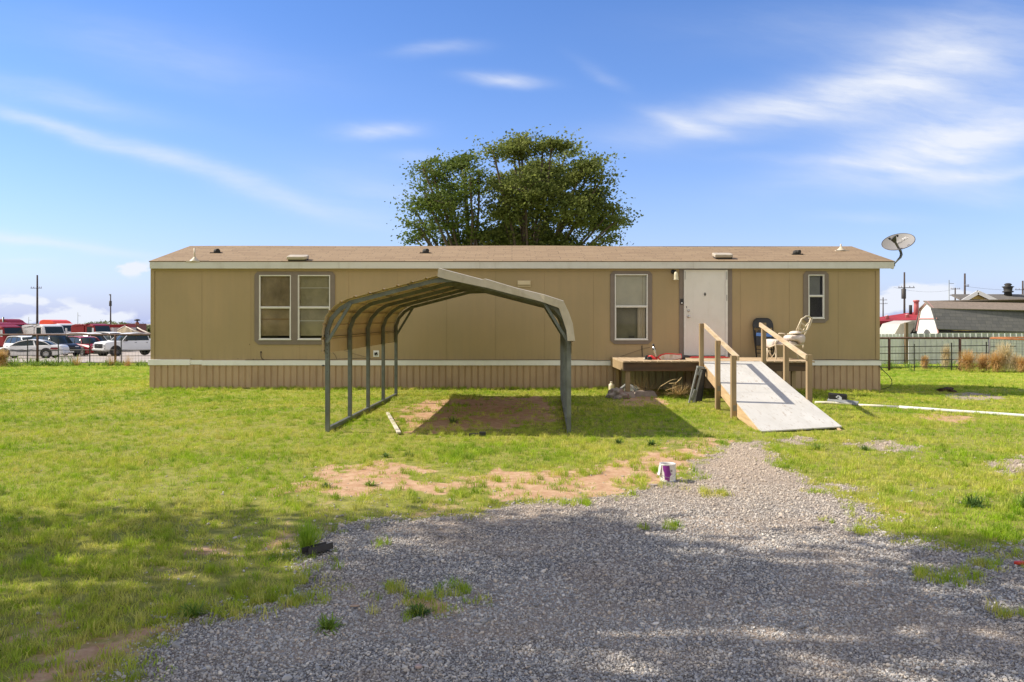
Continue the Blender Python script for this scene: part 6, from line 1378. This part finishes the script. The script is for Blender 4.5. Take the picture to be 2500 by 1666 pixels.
def cabin(par,xb0,xb1,xt0,xt1,hwb,hwt,zb,zt,mat,pillars=(),roof=.05,name='cabin_glass'):
    # glazed cabin with a rounded side silhouette; belt at zb, roof between xt0 and xt1
    zr=zt+roof
    K_=[(xb0+(xb0-xt0)*.15,zb-.06),(xb0,zb),(xb0+(xt0-xb0)*.55,zb+(zr-zb)*.62),(xt0,zr-.07),((xt0+xt1)/2,zr),(xt1,zr-.06),(xb1+(xt1-xb1)*.45,zb+(zr-zb)*.60),(xb1,zb),(xb1-.2,zb-.2)]
    P=[]
    for k in range(1,len(K_)-2):
        p0,p1,p2,p3=[Vector((*K_[k+d],0)) for d in (-1,0,1,2)]
        for u in (0,.25,.5,.75):
            P.append(.5*((2*p1)+(-p0+p2)*u+(2*p0-5*p1+4*p2-p3)*u*u+(-p0+3*p1-3*p2+p3)*u**3))
    P.append(Vector((xb1,zb,0))); n=len(P)
    hw=lambda z:hwb+(hwt-hwb)*max(0,(z-zb)/(zr-zb))
    q=MB(); V=[]
    for p in P:
        w=hw(p.y); V+=[(p.x,-w,p.y),(p.x,0,p.y+.03),(p.x,w,p.y)]
    fs=[(3*i+k,3*i+k+1,3*i+k+4,3*i+k+3) for i in range(n-1) for k in (0,1)]
    B=len(V); V+=[(p.x,s_*hw(zb),zb-.02) for s_ in (-1,1) for p in P]
    for i in range(n-1): fs+=[(3*i,3*i+3,B+i+1,B+i),(3*i+2,B+n+i,B+n+i+1,3*i+5)]
    q.add(V,fs,0,True); g=q.build('cabin_glass',m_carglass,par)
    ok=[i for i,p in enumerate(P) if p.y>zr-.13]
    q=MB(); V=[]
    for i in ok:
        p=P[i]; w=hw(p.y); V+=[(p.x,-w-.02,p.y-.03),(p.x,-w*.9,p.y+.02),(p.x,0,p.y+.045),(p.x,w*.9,p.y+.02),(p.x,w+.02,p.y-.03)]
    q.add(V,[(5*i+k,5*i+k+1,5*i+k+6,5*i+k+5) for i in range(len(ok)-1) for k in range(4)],0,True); q.build('roof',mat,par,recalc=False)
    for s_ in (-1,1):
        q=MB(); q.tube([(p.x,s_*(hw(p.y)+.004),p.y) for p in P],.032,6); q.build('pillar',mat,par)
        q=MB(); q.beam((xb0,s_*(hwb+.006),zb),(xb1,s_*(hwb+.006),zb),.02,.05); q.build('belt_moulding',mat,par)
        for p_,p2,w in pillars:
            a=Vector((xb0+(xb1-xb0)*p_,s_*(hwb+.008),zb)); b=Vector((xt0+(xt1-xt0)*p2,s_*(hwt+.012),zr-.06)); q=MB(); q.beam(a,b,w*.8,.03,up=(0,1,0)); q.build('pillar',m_darkmetal if w<.1 else mat,par)
def arch(par,x,y,r):
    t=MB(); s=1 if y>0 else -1; t.lathe([(0,0),(r,0),(r,.02),(0,.021)],(x,y-.005*s,r*.93),22,M=Matrix.Rotation(R(90)*(-1 if s>0 else 1),4,'X')); t.build('wheel_arch',m_blackmat,par)
def car_base(name,px,Y,yaw,label,cat,group='vehicles parked in the lot behind the left fence'):
    x=wx(px,Y); return empty(name,(x,Y,H(x,Y)),yaw,label,cat,group)
def build_vehicles():
    # local +x is the front
    # white coupe, facing left, seen slightly from behind
    c=car_base('parked_car',73,57.5,R(180+12),'white two-door coupe with dark side graphic facing left nearest the fence','car')
    W=.88
    loft([(2.45,.62,.28,.50,.58,.5),(2.3,.82,.20,.55,.68,.68),(1.7,W,.18,.66,.80,.74),(1.0,W,.18,.74,.90,.78),(.2,W,.18,.80,.93,.80),(-1.2,W,.18,.82,.96,.80),(-1.9,W,.20,.82,.97,.76),(-2.3,.84,.26,.78,.93,.70),(-2.42,.74,.36,.66,.80,.62)],c,'body',m_pw,.03)
    cabin(c,1.05,-1.65,.25,-.75,.80,.60,.90,1.30,m_pw,((.62,.70,.13),))
    for x in (1.38,-1.38):
        for y in (-.78,.78): arch(c,x,y*(W/.78)+.0,.40); wheel(c,x,y*.82/.78,.33)
    for s in (-1,1): q=MB(); q.prism([(-1.62,.66),(-1.72,.80),(-2.1,.80),(-2.25,.70),(-2.05,.62)],lambda a,b,t:Vector((a,t,b)),s*(W-.005),s*(W+.008)); q.build('tail_light',m_tail,c)
    q=MB(); q.beam((2.0,-W-.01,.55),(-2.2,-W-.01,.55),.02,.04); q.beam((2.0,W+.01,.55),(-2.2,W+.01,.55),.02,.04); q.build('side_moulding',m_darkmetal,c)
    mgr=M('graphic_dark',(.14,.15,.18),.5,.2,8)
    for s in (-1,1):
        q=MB()
        for pts in ([(1.1,.62),(.5,.56),(-.1,.60),(-.7,.72)],[(1.0,.70),(.6,.62),(.2,.66),(-.2,.60)],[(.9,.56),(.3,.50),(-.3,.52)]): q.tube([(a,s*(W+.006),b) for a,b in pts],[.012,.03,.02,.006][:len(pts)],5,flat=1)
        q.build('side_graphic',mgr,c)
    q=MB(); q.box(-2.47,-2.38,-.7,.7,.36,.56); q.build('rear_bumper',m_pw,c,.02)
    # dark suv facing right/front
    def suv(px,Y,yaw,mat,lab,name='parked_car',L_=2.45,Wd=.95,zr=1.68,hood=1.08,belt=1.08,cat='car',rear=-2.3,wind=1.25,roofmat=None):
        c=car_base(name,px,Y,yaw,lab,cat)
        loft([(L_,Wd*.72,.38,.66,.78,Wd*.6),(L_-.12,Wd*.9,.30,.74,.92,Wd*.75),(L_-.7,Wd,.25,.86,hood-.04,Wd*.82),(wind,Wd,.25,.92,hood,Wd*.86),(.6,Wd,.25,.95,belt,Wd*.9),(rear+.5,Wd,.25,.95,belt,Wd*.9),(rear,Wd*.95,.35,.9,belt-.05,Wd*.86),(rear-.12,Wd*.85,.45,.8,belt-.15,Wd*.75)],c,'body',mat,.04)
        cabin(c,wind,rear+.05,wind-.75,rear+.45,Wd*.88,Wd*.70,belt-.03,zr,roofmat or mat,((.38,.30,.06),(.70,.70,.08)))
        for x in (L_-.95,rear+.9):
            for y in (-1,1): arch(c,x,y*Wd,.44); wheel(c,x,y*(Wd-.065),.36)
        for s in (-1,1): q=MB(); q.box(L_-.25,L_-.02,s*Wd*.5-.16,s*Wd*.5+.16,.70,.86); q.build('headlight',m_head,c,.03)
        q=MB(); q.box(L_-.06,L_+.03,-Wd*.35,Wd*.35,.46,.80); q.build('grille',m_blackmat,c,.02)
        q=MB(); q.box(L_-.02,L_+.05,-.18,.18,.36,.47); q.build('licence_plate',m_frame,c)
        return c
    suv(132,63,R(-32),m_pb,'black sport utility car facing right behind the white coupe',L_=2.55)
    suv(206,67,R(-34),m_pr,'red car facing right between the black car and the white pickup',zr=1.60,hood=1.05)
    suv(222,76,R(-22),m_pm,'maroon wagon with white roof and dark windows behind the red car',zr=1.95,hood=1.15,belt=1.2,L_=2.6,rear=-2.8,roofmat=m_pw)
    suv(272,82,R(-28),m_pw,'white sport utility vehicle behind the pickup',zr=1.95,hood=1.2,belt=1.2,L_=2.6,rear=-2.8)
    suv(66,66,R(-35),m_pw,'white car mostly hidden behind the black car, far left',zr=1.62,hood=1.0,L_=2.2)
    suv(392,86,R(-150),m_pw,'white car peeking out behind the pickup bed',zr=1.5,hood=1.0)
    # pickup
    c=car_base('pickup_truck',322,66.5,R(180+56),'white crew-cab pickup truck facing the fence at an angle','pickup truck')
    Wd=1.0
    loft([(2.85,Wd*.82,.55,.95,1.10,Wd*.72),(2.75,Wd*.96,.48,1.02,1.20,Wd*.82),(2.1,Wd,.45,1.12,1.28,Wd*.88),(1.2,Wd,.45,1.15,1.32,Wd*.90),(.8,Wd,.45,1.15,1.32,Wd*.92),(-1.1,Wd,.45,1.15,1.32,Wd*.92),(-1.2,Wd,.48,1.15,1.34,Wd*.95),(-2.85,Wd,.52,1.15,1.34,Wd*.95)],c,'body',m_pw,.04)
    cabin(c,1.35,-1.05,.60,-.85,.92,.74,1.30,1.90,m_pw,((.48,.40,.08),))
    for x in (1.95,-1.75):
        for y in (-1,1): arch(c,x,y*Wd,.50); wheel(c,x,y*(Wd-.09),.42,.28,rim=M('rim_dark',(.12,.11,.11),.4,.1,5,metal=.5) if 'rim_dark' not in bpy.data.materials else bpy.data.materials['rim_dark'])
    q=MB(); q.box(2.76,2.88,-.62,.62,.72,1.10); g=q.build('grille',m_blackmat,c,.04)
    for z in (.80,.90,1.0): q=MB(); q.box(2.88,2.90,-.58,.58,z-.015,z+.015); q.build('grille_bar',m_chrome,g)
    for s in (-1,1): q=MB(); q.box(2.62,2.86,s*.80-.12,s*.80+.12,.86,1.06); q.build('headlight',m_head,c,.03); q=MB(); q.box(2.70,2.84,s*.80-.10,s*.80+.10,.62,.74); q.build('fog_light',m_blackmat,c,.02)
    q=MB(); q.box(2.70,2.94,-.92,.92,.50,.68); q.build('front_bumper',m_pw,c,.04)
    q=MB(); q.box(2.6,2.80,-.80,.80,.30,.50); q.build('lower_valance',m_blackmat,c,.03)
    for s in (-1,1): q=MB(); q.box(1.05,1.22,s*1.13-.10,s*1.13+.10,1.28,1.50); q.build('side_mirror',m_blackmat,c,.03)
    for s in (-1,1):
        for x in (.15,-.85): q=MB(); q.box(x,x+.18,s*1.005-.012,s*1.005+.012,1.14,1.17); q.build('door_handle',m_darkmetal,c)
    # trucks
    def semi(px,Y,yaw,mat,lab,zc=2.6,hood=True,slz=None,slmat=None,vis=None,stack=True,wind=.9,zbelt=1.75,L_=2.2):
        c=car_base('semi_truck',px,Y,yaw,lab,'semi truck','working trucks in the lot')
        Wd=1.15
        q=MB(); pr=[(-.2,.7),(-.2,zc),(.55,zc+.06),(1.0,zc-.05),(1.25,zbelt),(1.3,.7)]; q.prism(pr,lambda a,b,t:Vector((a,t,b)),-Wd,Wd); cb=q.build('cab',mat,c,.13)
        q=MB(); a=Vector((1.035,0,zc-.15)); b=Vector((1.25,0,zbelt+.06)); q.add([(a.x,-Wd*.85,a.z),(a.x,Wd*.85,a.z),(b.x+.03,Wd*.88,b.z),(b.x+.03,-Wd*.88,b.z),(a.x-.1,-Wd*.85,a.z),(a.x-.1,Wd*.85,a.z),(b.x-.1,Wd*.88,b.z),(b.x-.1,-Wd*.88,b.z)],[(0,1,2,3),(7,6,5,4),(0,3,7,4),(1,5,6,2),(0,4,5,1),(3,2,6,7)]); q.build('windshield',m_carglass,c)
        for s in (-1,1):
            q=MB(); q.prism([(.15,zbelt),(.15,zc-.22),(.80,zc-.22),(1.02,zbelt)],lambda a_,b_,t:Vector((a_,t,b_)),s*(Wd-.01),s*(Wd+.012)); q.build('side_window',m_carglass,c)
            q=MB(); q.box(1.1,1.2,s*(Wd+.2)-.08,s*(Wd+.2)+.08,zbelt-.1,zbelt+.55); q.build('side_mirror',m_frame,c,.02)
        if hood: loft([(1.2,.95,.7,1.3,zbelt-.02,.8),(2.4,.9,.65,1.2,zbelt-.18,.7),(3.0,.85,.6,1.1,zbelt-.32,.6),(3.1,.7,.6,1.0,zbelt-.5,.5)],c,'hood',mat,.05)
        if slz: q=MB(); q.prism([(-1.9,.9),(-1.95,slz-.35),(-1.8,slz-.08),(-1.4,slz),(-.5,slz-.02),(-.05,slz-.16),(.25,slz-.38 if slz-zc>.45 else zc+.1),(.5,zc+.06),(-.2,zc),(-.2,.9)],lambda a,b,t:Vector((a,t,b)),-Wd-.02,Wd+.02); q.build('sleeper',slmat or mat,c,.08)
        if stack:
            q=MB(); q.tube([(-.35,-Wd-.05,.9),(-.35,-Wd-.05,zc+.75)],.09,10); q.build('exhaust_stack',m_galv,c)
        q=MB(); q.box(-6.0,2.8,-.5,.5,.55,.85); q.build('chassis',m_darkmetal,c)
        for x in ((2.25,) if hood else (.7,)):
            for s in (-1,1):
                wheel(c,x,s*.98,.50,.28)
                if hood: q=MB(); q.tube([(x+.62*math.cos(a),s*1.0,.50+.62*math.sin(a)) for a in np.linspace(.1,3.0,9)],.09,6); q.build('fender',m_blackmat,c)
        for x in (-3.6,-4.9):
            for s in (-1,1): wheel(c,x,s*.95,.50,.4)
        return c
    semi(10,76,R(-14),m_pr2,'red conventional semi truck at the far left edge with black fender',zc=2.65,slz=3.05,stack=True)
    semi(36,90,R(-14),m_pr2,'red truck with tall sleeper behind the leftmost red truck',zc=2.9,slz=3.45)
    semi(112,78,R(-20),m_pw,'white truck cab behind the black car under the tall pole',zc=2.75,hood=False,slz=2.78,stack=False,zbelt=1.9)
    semi(150,88,R(-18),m_pw,'white truck cab with bright orange tarpaulin roof deflector',zc=2.85,hood=False,slz=3.35,slmat=m_po,stack=False,zbelt=2.0)
    semi(230,84,R(-16),m_pr2,'red truck cab beyond the maroon wagon',zc=2.8,hood=False,slz=2.85,stack=False,zbelt=1.9)
    # red topped trailer and dark red box
    def tbox(px0,px1,Y,zb,zt,mat,lab,mat2=None,name='flatbed_trailer',cat='trailer'):
        x0,x1=wx(px0,Y),wx(px1,Y); g=H((x0+x1)/2,Y); t=empty(name,((x0+x1)/2,Y,g),0,lab,cat,'working trucks in the lot'); h=(x1-x0)/2
        q=MB(); q.box(-h,h,0,2.4,zb,zt); q.build('box_body',mat,t,.04)
        if mat2: q=MB(); q.box(-h-.02,h+.02,-.03,2.43,zt-.02,zt+.35); q.build('top_band',mat2,t,.03)
        q=MB(); q.box(-h,h,.7,1.7,.5,zb); q.build('chassis',m_darkmetal,t)
        for x in (-h*.75,h*.55): wheel(t,x,.25,.5,.3); wheel(t,x,2.1,.5,.3)
    tbox(243,312,94,1.0,2.45,M('trailer_pinkgrey',(.42,.36,.35),.6,.1,2),'grey-pink tanker trailer with red top band behind the white vehicles',m_pr2)
    tbox(308,336,98,1.0,2.9,M('box_brown',(.16,.05,.035),.7,.1,2),'dark brown-red box trailer left of the house corner')
    tbox(52,78,95,1.0,2.9,M('box_khaki',(.30,.27,.17),.7,.1,2),'khaki equipment box between the red trucks and the white cab')
    # tarped load with pale derrick bars
    Y=84; x0=wx(320,Y); g=H(x0,Y); t=empty('covered_load',(x0,Y,g),0,'mound of tan tarpaulin with pale angled poles behind the pickup','covered load')
    q=MB(); L=lambda px,py,dy=0:Vector((wx(px,Y+dy)-x0,dy,wz(py,Y+dy)-g))
    ridge=[(285,810),(296,802),(308,797),(318,800),(330,806),(345,812)]
    V=[L(a,b,1.0) for a,b in ridge]+[L(a,830,-.4) for a,b in ridge]+[L(a,832,2.4) for a,b in ridge]; n=6; q.add(V,[(i,i+1,n+i+1,n+i) for i in range(5)]+[(i,2*n+i,2*n+i+1,i+1) for i in range(5)]); q.build('tarpaulin',M('tarp_tan',(.30,.24,.16),.9,.2,2,.4,6),t,recalc=True)
    for a,b in (((305,797),(352,820)),((316,802),(340,816)),((335,800),(372,822)),((345,806),(378,820)),((288,806),(306,796))): q=MB(); q.tube([L(*a,-.2),L(*b,-.5)],.07,6); q.build('pole',M('pole_pale',(.60,.52,.45),.6,.1,3) if 'pole_pale' not in bpy.data.materials else bpy.data.materials['pole_pale'],t)
    # signal-like post with hat
    Y=90; x0=wx(335,Y); g=H(x0,Y); t=empty('yard_pump_post',(x0,Y,g),0,'dark capped post with fittings standing near the house corner','post')
    q=MB(); q.tube([(0,0,0),(0,0,wz(789,Y)-g),(0,0,wz(783,Y)-g)],[.12,.12,.06],8); q.build('post',m_darkmetal,t)
    q=MB(); q.lathe([(.05,-.12),(.32,-.05),(.34,.03),(.15,.12),(0,.13)],(0,0,wz(782,Y)-g),14); q.build('cap',m_darkmetal,t)
    q=MB(); q.lathe([(.1,-.25),(.2,-.1),(.22,.1),(.1,.25)],(0,0,wz(791,Y)-g),10); q.build('valve_body',M('valve_rust',(.22,.08,.05),.7),t)
    # sloping pale rails at far left
    Y=82; x0=wx(55,Y); g=H(x0,Y); t=empty('equipment_ramp',(x0,Y,g),0,'pale angled loading rails beside the left red truck','loading ramp')
    L=lambda px,py,dy=0:Vector((wx(px,Y+dy)-x0,dy,wz(py,Y+dy)-g))
    for a,b in (((41,806),(63,817)),((50,803),(72,810)),((43,810),(72,809))): q=MB(); q.tube([L(*a),L(*b)],.06,6); q.build('rail',bpy.data.materials['pole_pale'],t)
    # far bushes on the horizon
    def bush(px,py,w,h,Y,mat,lab,seed):
        x=wx(px,Y); t=empty('distant_tree',(x,Y,H(x,Y)),0,lab,'tree','distant trees on the horizon'); zt=wz(py,Y)-H(x,Y); k=Y/F
        leaf_cloud('crown',[(0,0,zt-h*k*.5,w*k*.5,w*k*.4,h*k*.5,1.5),(-w*k*.25,0,zt-h*k*.65,w*k*.35,w*k*.3,h*k*.4,1),(w*k*.25,0,zt-h*k*.6,w*k*.3,w*k*.3,h*k*.4,1),(0,0,zt*.4,w*k*.4,w*k*.3,zt*.3,1)],5000,.26,mat,t,seed,sub=26,sigma=.4)
        limbs('trunk',None,[([(0,0,-.2),(0,0,zt*.3),(.2,0,zt*.6)],.25,.1)],m_greybark,t,seed)
    m_far=leafmat('far_leaf',(.12,.15,.07),(.22,.25,.12),.3,.3)
    for i,a in enumerate(((227,789,26,14,170,'low distant tree above the red truck cab'),(305,791,26,12,170,'pale distant tree behind the grey trailer top band'),(346,797,22,14,130,'distant tree left of the house corner, darker'),(362,799,26,12,125,'distant tree right against the house corner'),(-30,788,40,16,200,'distant tree off the left edge'))): bush(a[0],a[1],a[2],a[3],a[4],m_far,a[5],500+i)
    # treeline closing the gap in the far distance behind everything
    V=[];Fc=[];n0=0; rr=np.random.default_rng(9)
    N=26000; ang=rr.uniform(-1.25,1.25,N); D=rr.uniform(330,380,N); hh=3.2+1.6*np.sin(ang*37)+1.2*np.sin(ang*91+1); x=np.sin(ang)*D; y=np.cos(ang)*D; z=-1.2+rr.uniform(0,1,N)*np.maximum(hh,.8)*.62
    d=rr.normal(size=(N,3)); d/=np.linalg.norm(d,axis=1,keepdims=True); s=np.cross(d,rr.normal(size=(N,3))); s/=np.linalg.norm(s,axis=1,keepdims=True); P=np.stack([x,y,z],1); L_=rr.uniform(.35,.8,(N,1))
    V=np.stack([P-d*L_,P+s*L_*.7,P+d*L_,P-s*L_*.7],1).reshape(-1,3); tag(np_mesh('far_treeline',V,np.arange(N*4).reshape(N,4),m_far),'low pale line of far-off trees and scrub on the horizon','treeline',kind='stuff')
build_vehicles()
#@@NEXT
